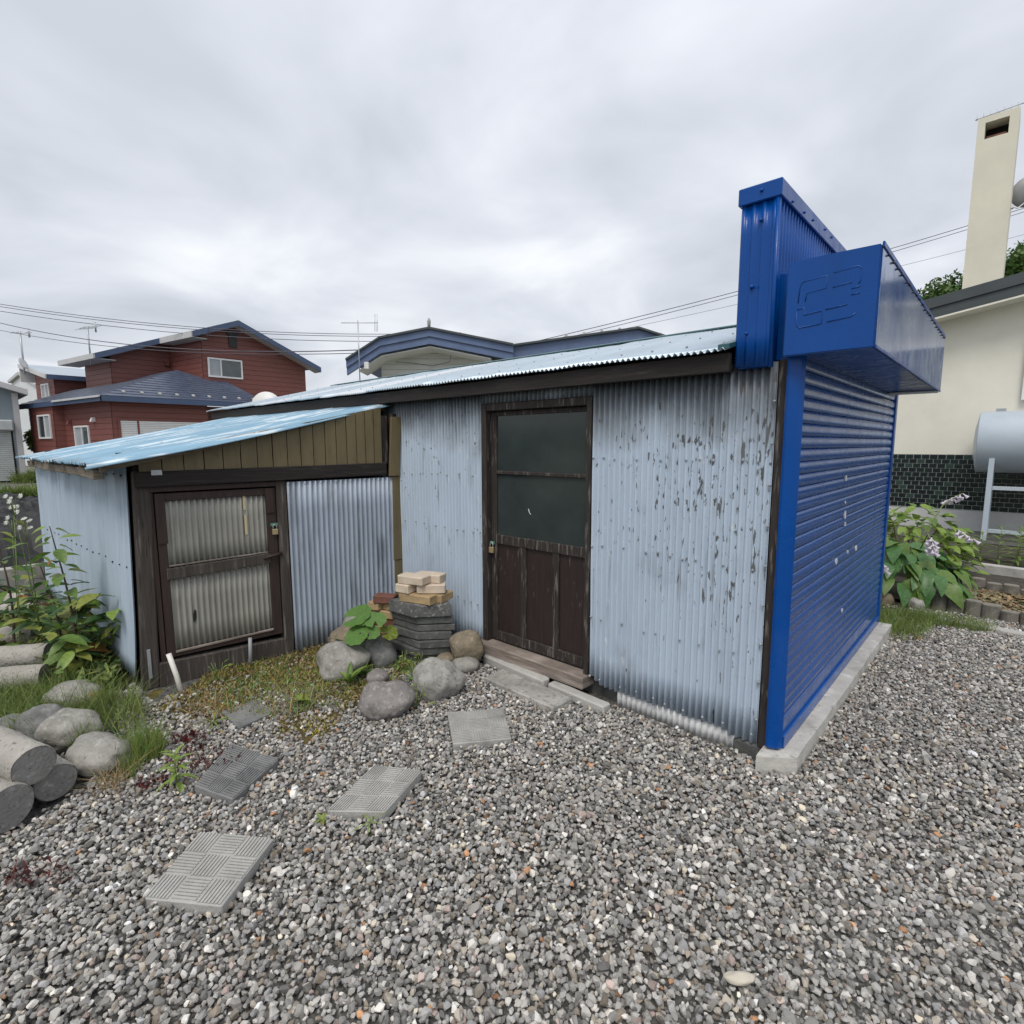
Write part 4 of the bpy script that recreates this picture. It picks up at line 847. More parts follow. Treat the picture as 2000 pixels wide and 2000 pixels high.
def shrub(name, base, top, lab, cat, n, size, branches, seed, leafs=LS):
    r_ = random.Random(seed); rt_ = root(name, base, lab, cat); base, top = V(base), V(top)
    P = lambda t: base.lerp(top, t)+V((.03*math.sin(t*5+seed), .03*math.sin(t*4), 0))
    tube('stem', [P(i/8) for i in range(9)], [.011-.008*i/8 for i in range(9)], M_STEM, rt_, 7)
    tips = []
    for (t, az, ln) in branches:
        a = P(t); e_ = a+V((math.cos(az), math.sin(az), .55))*ln; mid = a.lerp(e_, .5)+V((0, 0, .03))
        tube('branch', [a, mid, e_], [.006, .004, .002], M_STEM, rt_, 6); tips.append((a, mid, e_))
    for i in range(n):
        t = .12+.88*(i+.5)/n; p = P(t); az = i*2.4+r_.uniform(-.4, .4); s = size*(1.05-.45*t)*r_.uniform(.7, 1.2)
        ls = LY if t > .80 and r_.random() < .75 else (LOr if r_.random() < .05 else leafs)
        pet = p+V((math.cos(az), math.sin(az), .3))*s*.22
        put_leaf(rt_, r_.choice(ls), None, pet, az, r_.uniform(-.35, .45), s, r_.uniform(-.4, .4))
    for a, mid, e_ in tips:
        for k in range(9):
            t = .3+.7*k/8; p = a.lerp(e_, t)+V((0, 0, .02)); az = k*2.2+r_.random(); s = size*r_.uniform(.55, .95)
            put_leaf(rt_, r_.choice(LY if k > 7 else leafs), None, p, az, r_.uniform(-.4, .4), s, r_.uniform(-.4, .4))
    return rt_
shrub('leafy_shrub', (-3.72, -2.20, 0), (-4.02, -2.205, 1.05), 'tall leafy shrub with yellowish top against the pale blue side wall', 'shrub', 42, .20,
      [(.28, .7, .30), (.22, -.6, .22), (.36, 2.4, .2), (.18, 1.2, .3), (.42, .5, .25), (.12, -.2, .25)], 3)
shrub('leafy_shrub', (-4.55, -2.46, 0), (-4.85, -2.43, .95), 'leafy shrub cut by the left edge above the concrete cores', 'shrub', 30, .18, [(.5, -2.2, .25), (.35, .3, .25), (.3, 2, .2)], 8)
shrub('leafy_shrub', (-4.25, -2.22, 0), (-4.5, -2.24, .78), 'shorter leafy shrub behind the tall one beside the side wall', 'shrub', 30, .17, [(.4, .6, .22), (.3, -1.0, .22), (.35, 2.2, .2)], 14)
shrub('weed_plant', (-3.9, -2.08, 0), (-3.95, -2.1, .42), 'low bushy weed at the foot of the tall leafy shrub', 'weed', 26, .13, [(.4, .3, .18), (.3, 1.2, .16), (.3, 2.5, .16), (.2, -.5, .2)], 5)
# fleabane with white flower heads
FB = root('flowering_weed', (-4.3, -2.36, 0), 'spindly weed with clusters of small white flowers at the left edge', 'weed')
r_ = random.Random(4); st = []
heads = []
for i in range(4):
    b_ = V((-4.3+r_.uniform(-.12, .12), -2.36+r_.uniform(-.08, .08), 0)); t_ = V((-4.15+r_.uniform(-.3, .55), -2.38+r_.uniform(-.04, .05), r_.uniform(1.08, 1.36)))
    md_ = b_.lerp(t_, .55)+V((0, 0, .08)); tube('stem', [b_, md_, t_], [.004, .003, .002], M_GSTEM, FB, 6)
    for k in range(4):
        h_ = t_+V((r_.uniform(-.10, .10), r_.uniform(-.04, .04), r_.uniform(-.03, .07))); heads.append(h_); tube('stalk', [t_.lerp(b_, .10), (t_+h_)/2, h_], .0015, M_GSTEM, FB, 5)
    for k in range(6):
        t = .25+.12*k; put_leaf(FB, r_.choice(LS), None, b_.lerp(t_, t)+V((0, 0, .05*t)), r_.random()*6.3, r_.uniform(-.2, .5), r_.uniform(.06, .11))
for h_ in heads:
    bm = bmesh.new(); R = Matrix.Translation(h_) @ Matrix.Rotation(.75+r_.uniform(-.4, .5), 4, V((.73, .68, 0)))
    c0 = bm.verts.new(R @ V((0, 0, .006))); ring = []
    for i in range(20): q_ = (.020 if i % 2 else .012)*r_.uniform(.8, 1.1); ring.append(bm.verts.new(R @ V((q_*math.cos(i*.314), q_*math.sin(i*.314), -.002+.004*(i % 2)))))
    for i in range(20): bm.faces.new((c0, ring[i], ring[(i+1) % 20]))
    bm_obj('flower_head', bm, M_WFLOW, FB)
# butterbur with big round leaves
def round_leaf(name, wave=.02):
    vs_, fs = [(0, 0, -.03)], []; n = 32
    for ring in (.35, .7, 1.0):
        for i in range(n):
            t = -2.85+5.7*i/(n-1); q_ = ring*(1+.05*math.sin(9*t)*(ring > .9)); vs_.append((q_*math.cos(t)*.95+.05, q_*math.sin(t), .05*ring**2*(1+.5*math.sin(3*t))+wave*math.sin(7*t)*ring))
    for i in range(n-1):
        fs.append((0, 1+i, 2+i))
        for k in range(2): a = 1+k*n+i; fs.append((a, a+n, a+n+1, a+1))
    return mesh(name, vs_, fs, True)
RL = round_leaf('round_leaf'); RL.materials.append(leafm('butterbur_leaf', (.12, .24, .055), .18))
RL2 = round_leaf('round_leaf', .08); RL2.materials.append(leafm('yellowing_leaf', (.17, .22, .03), .3))
BB = root('butterbur_plant', (-2.68, -.56, 0), 'butterbur with five large round green leaves beside the brick pile', 'plant')
for (r0, f0, z, s, rx, ry, rz, me) in ((-.43, .0, .36, .115, .45, -.25, .2, RL), (-.28, -.05, .345, .080, .5, .1, 1.8, RL), (-.365, -.055, .345, .050, .5, .0, 2.8, RL), (-.39, -.12, .265, .095, .55, -.25, 3.6, RL), (-.19, -.04, .25, .070, .45, .35, .6, RL2), (-.30, -.11, .275, .065, .5, .2, 1.0, RL)):
    p = A0+rh*r0+fh*f0+V((0, 0, z)); tube('leaf_stalk', [V((-2.68, -.56, 0)), V((-2.68, -.56, 0)).lerp(p, .6)+V((0, 0, .05)), p-V((0, 0, .004))], .005, M_GSTEM, BB, 6)
    o = mobj('round_leaf', me, BB); tow = Matrix.Rotation(math.atan2(rh.y, rh.x), 4, 'Z') @ Matrix.Rotation(rx, 4, 'X') @ Matrix.Rotation(ry, 4, 'Y') @ Matrix.Rotation(rz, 4, 'Z')
    o.matrix_basis = Matrix.Translation(p) @ tow @ Matrix.Scale(s, 4)
LG_ = leafset('leaf', [M_LEAF, M_LIME], wd=.26, tipw=.8, curl=.5, fold=.3); LDn = leafset('leaf', [M_LEAF, M_LEAFD], wd=.30, tipw=1.3, curl=.35, wave=.03)
def rosette(name, c, n, size, lab, cat, leafs, up_=(.5, 1.2), seed=0, grp=None):
    r_ = random.Random(seed); rt_ = root(name, c, lab, cat, grp)
    for i in range(n): put_leaf(rt_, r_.choice(leafs), None, V(c)+V((0, 0, .012)), i*2.4+r_.uniform(-.3, .3), r_.uniform(*up_), size*r_.uniform(.7, 1.15), r_.uniform(-.3, .3))
    return rt_
rosette('dandelion_plant', (-2.83, -.62, .0), 8, .19, 'dandelion-like weed with toothed leaves against the tin wall', 'weed', LDn, (.4, 1.1), 2)
rosette('leafy_weed', (-2.36, -.84, .0), 9, .15, 'leafy weed growing between the three front boulders', 'weed', LG_, (.4, 1.2), 3)
rosette('leafy_weed', (-2.30, -.98, .0), 7, .14, 'thin leafy weed left of the mottled purple-grey boulder', 'weed', LG_, (.7, 1.3), 4)
rosette('leafy_weed', (-2.30, -1.32, .0), 9, .09, 'pale green weed in the yellow moss behind the small slab', 'weed', LY, (.1, .8), 5)
rosette('grass_sprig', (-2.42, -1.78, .0), 7, .16, 'pale long-bladed grass sprig left of the small slab', 'grass', leafset('leaf', [M_LIME], wd=.06, curl=.5), (.2, .8), 6)
rosette('grass_sprig', (-1.03, -1.63, .0), 6, .10, 'grass sprig at the near corner of the middle slab', 'grass', leafset('leaf', [M_LIME], wd=.07, curl=.4), (.2, 1.0), 7)
rosette('leafy_weed', (-1.20, -1.76, .0), 8, .035, 'tiny green weed before the middle slab', 'weed', LY, (.1, .8), 8)
SPR = root('green_sprout', (-1.93, -2.10, 0), 'bright green willow-leaved sprout beside the dark worn slab', 'weed')
tube('stem', [(-1.93, -2.10, 0), (-1.93, -2.105, .09), (-1.935, -2.10, .17)], [.004, .003, .002], M_GSTEM, SPR, 6)
for i in range(16): put_leaf(SPR, LG_[1], None, (-1.93, -2.10, .02+.0095*i), i*2.4, .1+.055*i, .095-.002*i, 0)
for k, (x, y, n, s, lab) in enumerate(((-2.12, -.52, 22, .045, 'small-leaved weed at the foot of the slab stack'), (-2.22, -.60, 16, .04, 'sprawling weed between the round boulder and the spotted one'), (-2.0, -.66, 14, .04, 'low weed left of the pale spotted boulder'), (-1.72, -.86, 10, .035, 'low weed right of the mottled purple-grey boulder'), (-3.0, -1.55, 14, .04, 'reddish-green weed beneath the lean-to sill'))):
    r_ = random.Random(50+k); rt_ = root('small_weed', (x, y, 0), lab, 'weed', 'small weeds round the boulders')
    for i in range(n):
        p = V((x+r_.uniform(-.08, .08), y+r_.uniform(-.07, .07), r_.uniform(.01, .12))); put_leaf(rt_, r_.choice(LY+LS), None, p, r_.random()*6.3, r_.uniform(-.3, .7), s*r_.uniform(.6, 1.2), r_.uniform(-.5, .5))
    tubes('stems', [([(x, y, 0), (x+r_.uniform(-.06, .06), y+r_.uniform(-.06, .06), r_.uniform(.08, .16))], .0018) for _ in range(6)], M_GSTEM, rt_)['kind'] = 'stuff'
# hosta with lilac flower clusters, lime bush behind it
HL = leafset('leaf', [M_HOSTA, M_HOSTA, M_LEAF], wd=.60, tipw=.62, curl=.5, fold=.18, n=9, wave=.016)
HO = root('hosta_plant', (.02, 4.15, 0), 'broad-leaved hosta with nodding pale lilac flowers behind the blue shutter', 'plant')
r_ = random.Random(12)
for i in range(150):
    t = r_.random(); az = r_.random()*6.283; q_ = .58*math.sqrt(t); p = V((.02+q_*math.cos(az)*1.0, 4.10+q_*math.sin(az)*.8, .12+.42*(1-t)**.6+r_.uniform(-.05, .05)))
    put_leaf(HO, r_.choice(HL), None, p, az+r_.uniform(-.5, .5), -.25-.55*t+r_.uniform(-.3, .5), r_.uniform(.15, .26), r_.uniform(-.45, .45))
def spike(rt_, pts, n, seed):
    r_ = random.Random(seed); tube('flower_stalk', pts, [.006]*len(pts), M_GSTEM, rt_, 6); tip = V(pts[-1]); pv = V(pts[-2]); d = (tip-pv).normalized()
    for i in range(n):
        p = tip-d*(.17*i/n); az = i*2.4; vs_, fs = [], []; dr = V((math.cos(az)*.6, math.sin(az)*.6, -.55)).normalized(); o_ = dr.orthogonal().normalized(); q = dr.cross(o_)
        for (l, w_) in ((0, .005), (.028, .009), (.05, .017), (.064, .026)):
            for k in range(6): vs_.append(p+dr*l+(o_*math.cos(k*1.047)+q*math.sin(k*1.047))*w_*(1 if k % 2 else .8))
        for i_ in range(3):
            for k in range(6): fs.append((i_*6+k, i_*6+(k+1) % 6, i_*6+6+(k+1) % 6, i_*6+6+k))
        geo('flower', vs_, fs, M_PETAL, rt_, True)
spike(HO, [(.05, 4.1, .3), (.0, 4.0, .75), (-.10, 3.85, .98), (-.12, 3.8, 1.08)], 12, 1)
spike(HO, [(.15, 4.1, .3), (.28, 3.95, .70), (.33, 3.80, .66), (.35, 3.72, .57)], 16, 2)
spike(HO, [(.1, 4.2, .3), (.42, 4.25, .66), (.55, 4.22, .70), (.62, 4.2, .66)], 9, 3)
spike(HO, [(.1, 4.5, .4), (.30, 5.0, .9), (.40, 5.1, 1.0), (.46, 5.1, 1.04)], 13, 4)
spike(HO, [(-.05, 4.0, .2), (-.02, 3.55, .42), (.0, 3.45, .42), (.02, 3.38, .40)], 6, 5)
LB = root('lime_bush', (-.05, 5.4, 0), 'lime green rounded bush behind the hosta', 'bush'); r_ = random.Random(31)
LBm = leafset('leaf', [M_LIME, M_LIME, M_LEAF], wd=.6, tipw=.7, curl=.3)
for i in range(290):
    az, el = r_.random()*6.283, r_.random(); q_ = r_.uniform(.7, 1.0); p = V((.03+.62*q_*math.cos(az)*math.sqrt(1-el*el), 5.4+.55*q_*math.sin(az)*math.sqrt(1-el*el), .12+.74*q_*el))
    put_leaf(LB, r_.choice(LBm), None, p, az+r_.uniform(-.6, .6), r_.uniform(-.5, .5), r_.uniform(.11, .17), r_.uniform(-.4, .4))
tubes('stems', [([(-.05, 5.4, 0), (-.05+.4*math.cos(a), 5.4+.4*math.sin(a), .6)], .008) for a in np.arange(0, 6.2, .7)], M_STEM, LB)['kind'] = 'stuff'
LL = leafset('leaf', [M_LIME, M_LEAF], wd=.14, tipw=.8, curl=.35)
for k, (x, y, h) in enumerate(((.62, 6.7, .42), (.80, 6.5, .55), (.98, 6.6, .5), (1.15, 6.3, .60), (1.32, 6.4, .55), (1.0, 7.0, .5), (1.22, 6.9, .6), (.45, 6.9, .3))):
    rt_ = root('lily_plant', (x, y, 0), ['short lily shoot beside the hosta leaves', 'lily shoot in front of the tank leg', 'lily shoot third from the hosta in the raised bed', 'tall lily shoot at the right edge of the bed', 'lily shoot beyond the right edge of the bed', 'lily shoot at the back under the tank', 'tall lily shoot at the back near the right edge', 'smallest lily shoot nearest the lime bush'][k], 'plant', 'lily shoots in the raised bed')
    tube('stem', [(x, y, 0), (x+.01, y, h)], [.006, .003], M_GSTEM, rt_, 6); r_ = random.Random(k)
    for i in range(22): put_leaf(rt_, r_.choice(LL), None, (x+.01*i/22, y, .06+(h-.06)*i/22), i*2.4, .2+.5*i/22, .24*(1-.4*i/22), 0)

# ------------------------------------------------------------------ garden edging at right
geo('raised_bed_soil', [(-.6, 3.95, .012), (3.5, 3.62, .012), (3.5, 5.7, .05), (-.6, 6.0, .05)], [(0, 1, 2, 3)], M_SOIL)['kind'] = 'structure'
geo('raised_bed_soil', [(-1.2, 6.0, .06), (3.5, 5.75, .06), (3.5, 8.2, .06), (-1.2, 8.3, .06)], [(0, 1, 2, 3)], M_SOIL)['kind'] = 'structure'
geo('gravel_yard', [(-3, 8.2, .07), (6, 8.1, .07), (6, 9.7, .07), (-3, 9.7, .07)], [(0, 1, 2, 3)], M_BED)['kind'] = 'structure'
sp(bx('bed_kerb', (-.2, 5.78, -.02), (3.6, 5.88, .155), M_CONC, P=lambda a, b, z: V((a, b-.12*(a-.5), z)), bev=.01), 'long low concrete kerb retaining the raised lily bed', 'kerb')
sp(bx('garden_kerb', (.45, 3.32, -.02), (3.4, 3.42, .03), M_CONC, P=lambda a, b, z: V((a, b-.10*(a-.5), z)), bev=.01), 'thin sunken concrete strip between gravel and garden edging', 'kerb')
M_EDGE = mat('weathered_edging_concrete', (.19, .175, .15), .9, .2, 8, bump=.5, bscale=50, layers=[((.08, .085, .05), 7, (1, 1, .5), .54, .7, .6), ((.32, .30, .27), 20, (1, 1, 1), .6, .7, .5)])
def edging(x, y, r_, h, lab, grp):
    n = 14; vs_ = [(r_*math.cos(i*6.283/n), r_*.8*math.sin(i*6.283/n), 0) for i in range(n)]; bm = bmesh.new()
    a = [bm.verts.new((v[0], v[1], -.03)) for v in vs_]; b = [bm.verts.new((v[0]*.97, v[1]*.97, h)) for v in vs_]; bm.faces.new(a[::-1]); tp = bm.faces.new(b)
    for i in range(n): bm.faces.new((a[i], a[(i+1) % n], b[(i+1) % n], b[i]))
    bmesh.ops.bevel(bm, geom=list(tp.edges), offset=.006, segments=1, affect='EDGES')
    sp(bm_obj('log_edging', bm, M_EDGE, loc=(x, y, 0), rot=(0, 0, random.uniform(-.2, .2))), lab, 'edging', grp)
fr_ = ['first from the hosta', 'second from the hosta', 'third from the hosta', 'fourth from the hosta', 'fifth from the hosta, with straw behind', 'sixth from the hosta', 'at the right edge', 'just past the right edge']
for i in range(8): edging(.30+.128*i, 3.86-.018*i-.008*i*(i > 4), .066 if i != 4 else .075, .135-.012*(i % 3)-.012*(i > 4), 'round-topped concrete edging stub in the front row, '+fr_[i], 'front row of garden edging')
for i in range(7): edging(.40+.135*i, 5.15-.075*i, .066, .125-.02*(i % 2), 'round concrete edging stub in the back row, '+fr_[i if i < 6 else 6], 'back row of garden edging')
boulder(.27, 3.66, .15, .12, M_ST[3], 'pale angular stone in the grass before the edging', 41, ang=.6, grp='stones at the garden edge', base=0)
boulder(.30, 3.98, .14, .14, M_ST[3], 'light flat stone resting where the front edging starts', 42, ang=.3, grp='stones at the garden edge', base=.02)
boulder(.02, 3.62, .16, .13, M_ST[1], 'reddish-brown stone under the hosta leaves', 43, ang=.5, grp='stones at the garden edge')

# ------------------------------------------------------------------ red-brown house across the road
RO_ = V((-25.1, 2.34, 0)); Ld = V((-.986, -.168, 0)); nL = V((.168, -.986, 0)); nR = V((1, 0, 0))
RHp = lambda a, b, z: RO_+Ld*a+V((0, b, z))
def PRx(a): return lambda u, d, z: RHp(a, u, z)+nR*d           # wall seen on the right-hand faces
def PLy(b): return lambda u, d, z: RHp(u, b, z)+nL*d           # wall seen on the left-hand faces
RH = root('red_house', (-28, 5, 0), 'two-storey red-brown house with navy hipped lower roof across the road', 'house')
rect = lambda a, b, c, d: [(a, c), (b, c), (b, d), (a, d)]
siding(rect(0, 3.43, .0, 3.36), .225, PRx(0), M_SIDING, RH); siding(rect(.0, 4.72, .0, 3.36), .225, PLy(0), M_SIDING, RH)
siding(rect(4.72, 7.6, .0, 3.36), .225, PLy(-.36), M_SIDING, RH); siding(rect(-.36, .0, .0, 3.36), .225, PRx(4.69), M_SIDING, RH)
siding(rect(3.43, 7.2, .0, 3.36), .225, PRx(1.5), M_SIDING, RH)
siding([(4.16, 3.4), (9.04, 3.4), (9.04, 5.66), (5.5, 7.2), (4.16, 6.68)], .225, PRx(1.6), M_SIDING, RH)
siding(rect(1.6, 4.59, 4.0, 6.62), .225, PLy(4.16), M_SIDING, RH)
siding([(1.8, 4.0), (4.16, 4.0), (4.16, 6.66), (1.8, 5.72)], .225, PRx(4.59), M_SIDING, RH)
siding(rect(4.59, 7.4, 4.0, 5.70), .225, PLy(1.8), M_SIDING, RH)
def slab(name, pts, t, m_, parent, dn=V((0, 0, -1))):
    bm = bmesh.new(); a = [bm.verts.new(p) for p in pts]; b = [bm.verts.new(V(p)+dn*t) for p in pts]; n = len(pts); bm.faces.new(a); bm.faces.new(b[::-1])
    for i in range(n): bm.faces.new((a[i], b[i], b[(i+1) % n], a[(i+1) % n]))
    return bm_obj(name, bm, m_, parent)
E_ = lambda a, b, z: RHp(a, b, z)
lr1 = slab('lower_roof', [E_(-.45, -.45, 3.47), E_(-.45, 5.9, 3.47), E_(1.6, 5.15, 4.57), E_(1.6, 4.16, 4.577), E_(2.36, 3.45, 4.99)], .05, M_SHING, RH)
lr2 = slab('lower_roof', [E_(-.45, -.45, 3.468), E_(2.36, 3.45, 4.988), E_(4.62, 3.45, 4.99), E_(4.62, 1.8, 4.35), E_(9.2, 1.8, 4.35), E_(9.2, -.45, 3.468)], .05, M_SHING, RH)
slab('lower_roof', [E_(2.36, 3.45, 4.98), E_(1.6, 4.16, 4.57), E_(4.6, 4.16, 5.0), E_(4.6, 3.45, 4.98)], .05, M_SHING, RH)
# shingle courses on the two slopes seen
for (p0, p1, q0, q1, n, par_) in ((E_(-.45, -.45, 3.478), E_(-.45, 5.9, 3.478), E_(2.36, 3.45, 4.996), E_(1.9, 4.0, 4.75), 13, lr1), (E_(-.45, -.45, 3.476), E_(9.2, -.45, 3.476), E_(1.5, 2.2, 4.52), E_(9.2, 1.8, 4.356), 9, lr2)):
    for i in range(n):
        a, b = p0.lerp(q0, i/n), p1.lerp(q1, i/n); c, d = p0.lerp(q0, (i+.92)/n), p1.lerp(q1, (i+.92)/n)
        slab('shingle_course', [a+V((0, 0, .022)), b+V((0, 0, .022)), d+V((0, 0, .004)), c+V((0, 0, .004))], .02, M_SHING, par_)
slab('fascia', [E_(-.46, -.46, 3.47), E_(-.46, 5.95, 3.47), E_(-.50, 5.95, 3.47), E_(-.50, -.50, 3.47)], .20, M_NAVY, RH)
slab('fascia', [E_(-.50, -.46, 3.468), E_(9.2, -.46, 3.468), E_(9.2, -.50, 3.468), E_(-.50, -.50, 3.468)], .20, M_NAVY, RH)
slab('soffit', [E_(-.45, -.45, 3.36), E_(-.45, 7.0, 3.36), E_(0.02, 7.0, 3.36), E_(.02, .02, 3.36), E_(9.0, .02, 3.36), E_(9.0, -.45, 3.36)], .03, M_SIDING, RH)
slab('gutter_strip', [E_(-.50, -.50, 3.49), E_(4.2, -.50, 3.49), E_(4.2, -.56, 3.47), E_(-.50, -.56, 3.47)], .06, M_SOFFIT, RH)
zL = lambda b: 7.31-.385*(5.5-b); zR = lambda b: 7.31-.435*(b-5.5)
slab('upper_roof', [E_(1.0, 5.5, 7.33), E_(1.0, 9.5, zR(9.5)+.02), E_(8, 9.5, zR(9.5)+.02), E_(8, 5.5, 7.33)], .05, M_SHING, RH)
slab('upper_roof', [E_(1.0, 5.5, 7.33), E_(8, 5.5, 7.33), E_(8, 1.0, zL(1.0)+.02), E_(3.95, 1.0, zL(1.0)+.02), E_(3.95, 3.55, zL(3.55)+.02), E_(1.0, 3.55, zL(3.55)+.02)], .05, M_SHING, RH)
for (b0, b1, a, f) in ((5.5, 9.5, .98, zR), (3.55, 5.5, .98, zL), (1.0, 3.55, 3.93, zL)):
    prism('verge_fascia', [(b0, f(b0)-.22), (b1, f(b1)-.22), (b1, f(b1)+.025), (b0, f(b0)+.025)], 0, .05, PRx(a), M_NAVY, RH)
    prism('verge_soffit', [(b0, f(b0)-.215), (b1, f(b1)-.215), (b1, f(b1)-.19), (b0, f(b0)-.19)], -.62, -.005, PRx(a), M_SOFFIT, RH)
prism('eave_fascia', rect(1.0, 3.95, zL(3.55)-.24, zL(3.55)+.02), 0, .05, PLy(3.55), M_SOFFIT, RH)
prism('eave_fascia', rect(3.95, 8, zL(1.0)-.20, zL(1.0)+.02), 0, .05, PLy(1.0), M_SOFFIT, RH)
prism('eave_soffit', rect(1.0, 3.95, zL(3.55)-.24, zL(3.55)-.21), -.62, -.002, PLy(3.55), M_SOFFIT, RH)
prism('eave_soffit', rect(3.95, 8, zL(1.0)-.20, zL(1.0)-.17), -.80, -.002, PLy(1.0), M_SOFFIT, RH)
def window(parent, P, u0, u1, z0, z1, mull=(), panes=None, fr=.07):
    rc = [((u0, .031, z0), (u0+fr, .085, z1)), ((u1-fr, .031, z0), (u1, .085, z1)), ((u0+fr, .031, z0), (u1-fr, .083, z0+fr)), ((u0+fr, .031, z1-fr), (u1-fr, .083, z1))]
    for m_ in mull: rc.append(((m_-.03, .031, z0+fr), (m_+.03, .08, z1-fr)))
    f = boxes('window_frame', rc, M_WHITE, parent, P=P, bev=0)
    ed_ = [u0+fr]+sum([[m_-.03, m_+.03] for m_ in mull], [])+[u1-fr]
    for i in range(0, len(ed_), 2):
        bx('pane', (ed_[i], .034, z0+fr), (ed_[i+1], .045, z1-fr), (panes or [M_PANE, M_PANE])[(i//2) % 2], f, P=P, bev=0)
    return f
window(RH, PRx(1.6), 4.36, 5.88, 4.72, 5.60, (4.92,), [M_PANEF, M_PANE])
window(RH, PLy(0), 2.16, 3.63, 1.35, 2.42, (2.85,), [M_PANE, M_PANEF]); window(RH, PLy(-.36), 5.02, 6.5, 1.9, 2.95, (5.7,), [M_PANEF, M_PANE])
boxes('gable_vent', [((5.34, .031, 6.16), (5.70, .09, 6.93)), ((5.26, .031, 6.72), (5.78, .10, 6.90))], M_BLACK, RH, P=PRx(1.6), bev=0)
sw = boxes('shutter_frame', [((.16, .031, 1.0), (.24, .07, 2.66)), ((3.28, .031, 1.0), (3.36, .07, 2.66)), ((.24, .031, 2.58), (3.28, .07, 2.66)), ((.80, .031, 1.0), (.86, .07, 2.58))], M_SIDING, RH, P=PRx(0), bev=0)
for i in range(22): 
    for u0, u1 in ((.245, .795), (.865, 3.275)): bx('shutter_slat', (u0, .033, 1.0+i*.0715), (u1, .050, 1.062+i*.0715), M_WBOARD, sw, P=PRx(0), bev=0)
for (u, z, P, nm) in ((3.99, 2.5, PLy(0), 'vent_hood'), (1.57, 2.55, PLy(0), 'vent_hood'), (4.0, 5.4, PRx(4.55), 'vent_hood')):
    prism(nm, [(0, 0), (.16, 0), (.10, .16), (0, .18)], -.08, .08, lambda a, d, z_, P=P, u=u, z=z: P(u+d, .03+a, z+z_), M_SIDING if z != 2.55 else M_WHITE, RH)
for i in range(9): slab('snow_guard', [E_(-.15, .35+i*.62, 3.69), E_(-.15, .45+i*.62, 3.69), E_(-.06, .45+i*.62, 3.74), E_(-.06, .35+i*.62, 3.74)], .05, M_CONC, RH)
bx('neighbour_shadow_wall', (-33, 3.0, 0), (-27.5, 10.5, 3.4), M_SIDING, RH, bev=0)
# smaller red house behind it
SO = V((-34.55, 1.97, 0)); SHs = lambda a, b, z: SO+Ld*a+V((0, b, z))
RS = root('red_house', (-36, 3, 0), 'small red house with pale sloping roof behind the larger red one', 'house')
siding([(0, 0), (2.5, 0), (2.5, 5.35), (0, 4.95)], .25, lambda u, d, z: SHs(u, 0, z)+nL*d, M_SIDING, RS)
siding(rect(0, 4, 0, 4.95), .25, lambda u, d, z: SHs(0, u, z)+nR*d, M_SIDING, RS)
slab('roof', [SHs(-.55, -.45, 5.05), SHs(-.55, 4.2, 5.05), SHs(3.0, 4.2, 5.82), SHs(3.0, -.45, 5.82)], .05, mat('pale_metal_roof', (.36, .42, .47), .4, .06, 2), RS)
slab('eave_fascia', [SHs(-.56, -.45, 5.04), SHs(-.56, 4.2, 5.04), SHs(-.60, 4.2, 5.04), SHs(-.60, -.45, 5.04)], .22, M_NAVY, RS)
slab('verge_fascia', [SHs(-.58, -.46, 5.03), SHs(3.0, -.46, 5.81), SHs(3.0, -.52, 5.81), SHs(-.58, -.52, 5.03)], .20, M_SOFFIT, RS)
slab('end_fascia', [SHs(3.0, -.46, 5.80), SHs(3.0, 4.0, 5.80), SHs(3.08, 4.0, 5.80), SHs(3.08, -.46, 5.80)], .9, M_SOFFIT, RS)
window(RS, lambda u, d, z: SHs(u, 0, z)+nL*d, .62, 1.66, 3.95, 4.72, (1.1,), [M_PANEF, M_PANEF])
# grey garage at the left edge
GA = root('grey_garage', (-34, -2, 0), 'weathered grey tin garage with roller shutter at the left edge', 'garage')
PG = lambda u, d, z: V((-31.87, .28, 0))+V((d, u, z))
prism('front_wall', [(-4.6, 0), (0, 0), (0, 3.92), (-2.3, 4.70), (-4.6, 3.92)], -.1, 0, PG, M_GARW, GA)
prism('side_wall', rect(-6, -.1, 0, 3.9), -.05, 0, lambda u, d, z: V((-31.87, .28, 0))+V((u, d-.02, z)), M_GARW, GA)
bx('corner_strip', (-.20, .0, 0), (.01, .03, 3.9), M_SOFFIT, GA, P=PG, bev=0)
bx('shutter_hood', (-4.4, .0, 2.25), (-.26, .30, 2.72), M_GRYSH, GA, P=PG, bev=.05)
gs = bx('shutter_guide', (-4.3, .0, 0), (-.30, .03, 2.3), M_DARK, GA, P=PG, bev=0)
for i in range(24): bx('slat', (-4.28, .03, .05+i*.092), (-.36, .06, .134+i*.092), M_GRYSH, gs, P=PG, bev=.01)
slab('roof', [PG(.32, .45, 4.06), PG(-2.3, .45, 4.92), PG(-2.3, -6, 4.92), PG(.32, -6, 4.06)], .24, M_SOFFIT, GA); slab('roof', [PG(-4.92, .45, 4.06), PG(-2.3, .45, 4.92), PG(-2.3, -6, 4.92), PG(-4.92, -6, 4.06)], .24, M_SOFFIT, GA)
# white building far behind
WB = root('white_building', (-56, 4, 0), 'plain white gabled building far behind the garage', 'building')
PWb = lambda u, d, z: V((-52.6, 3.4, 0))+Ld*u+nL*d+V((0, 0, z))
prism('wall', [(0, 0), (5.6, 0), (5.6, 6.5), (3.2, 6.95), (0, 5.9)], -6, 0, PWb, M_WALLW, WB)
prism('roof_trim', [(-.1, 5.92), (3.2, 7.0), (5.7, 6.52), (5.7, 6.72), (3.2, 7.22), (-.1, 6.12)], -6.2, .2, PWb, M_SOFFIT, WB)
bx('window', (1.2, .0, 3.4), (2.4, .05, 4.4), M_PANEF, WB, P=PWb, bev=0)
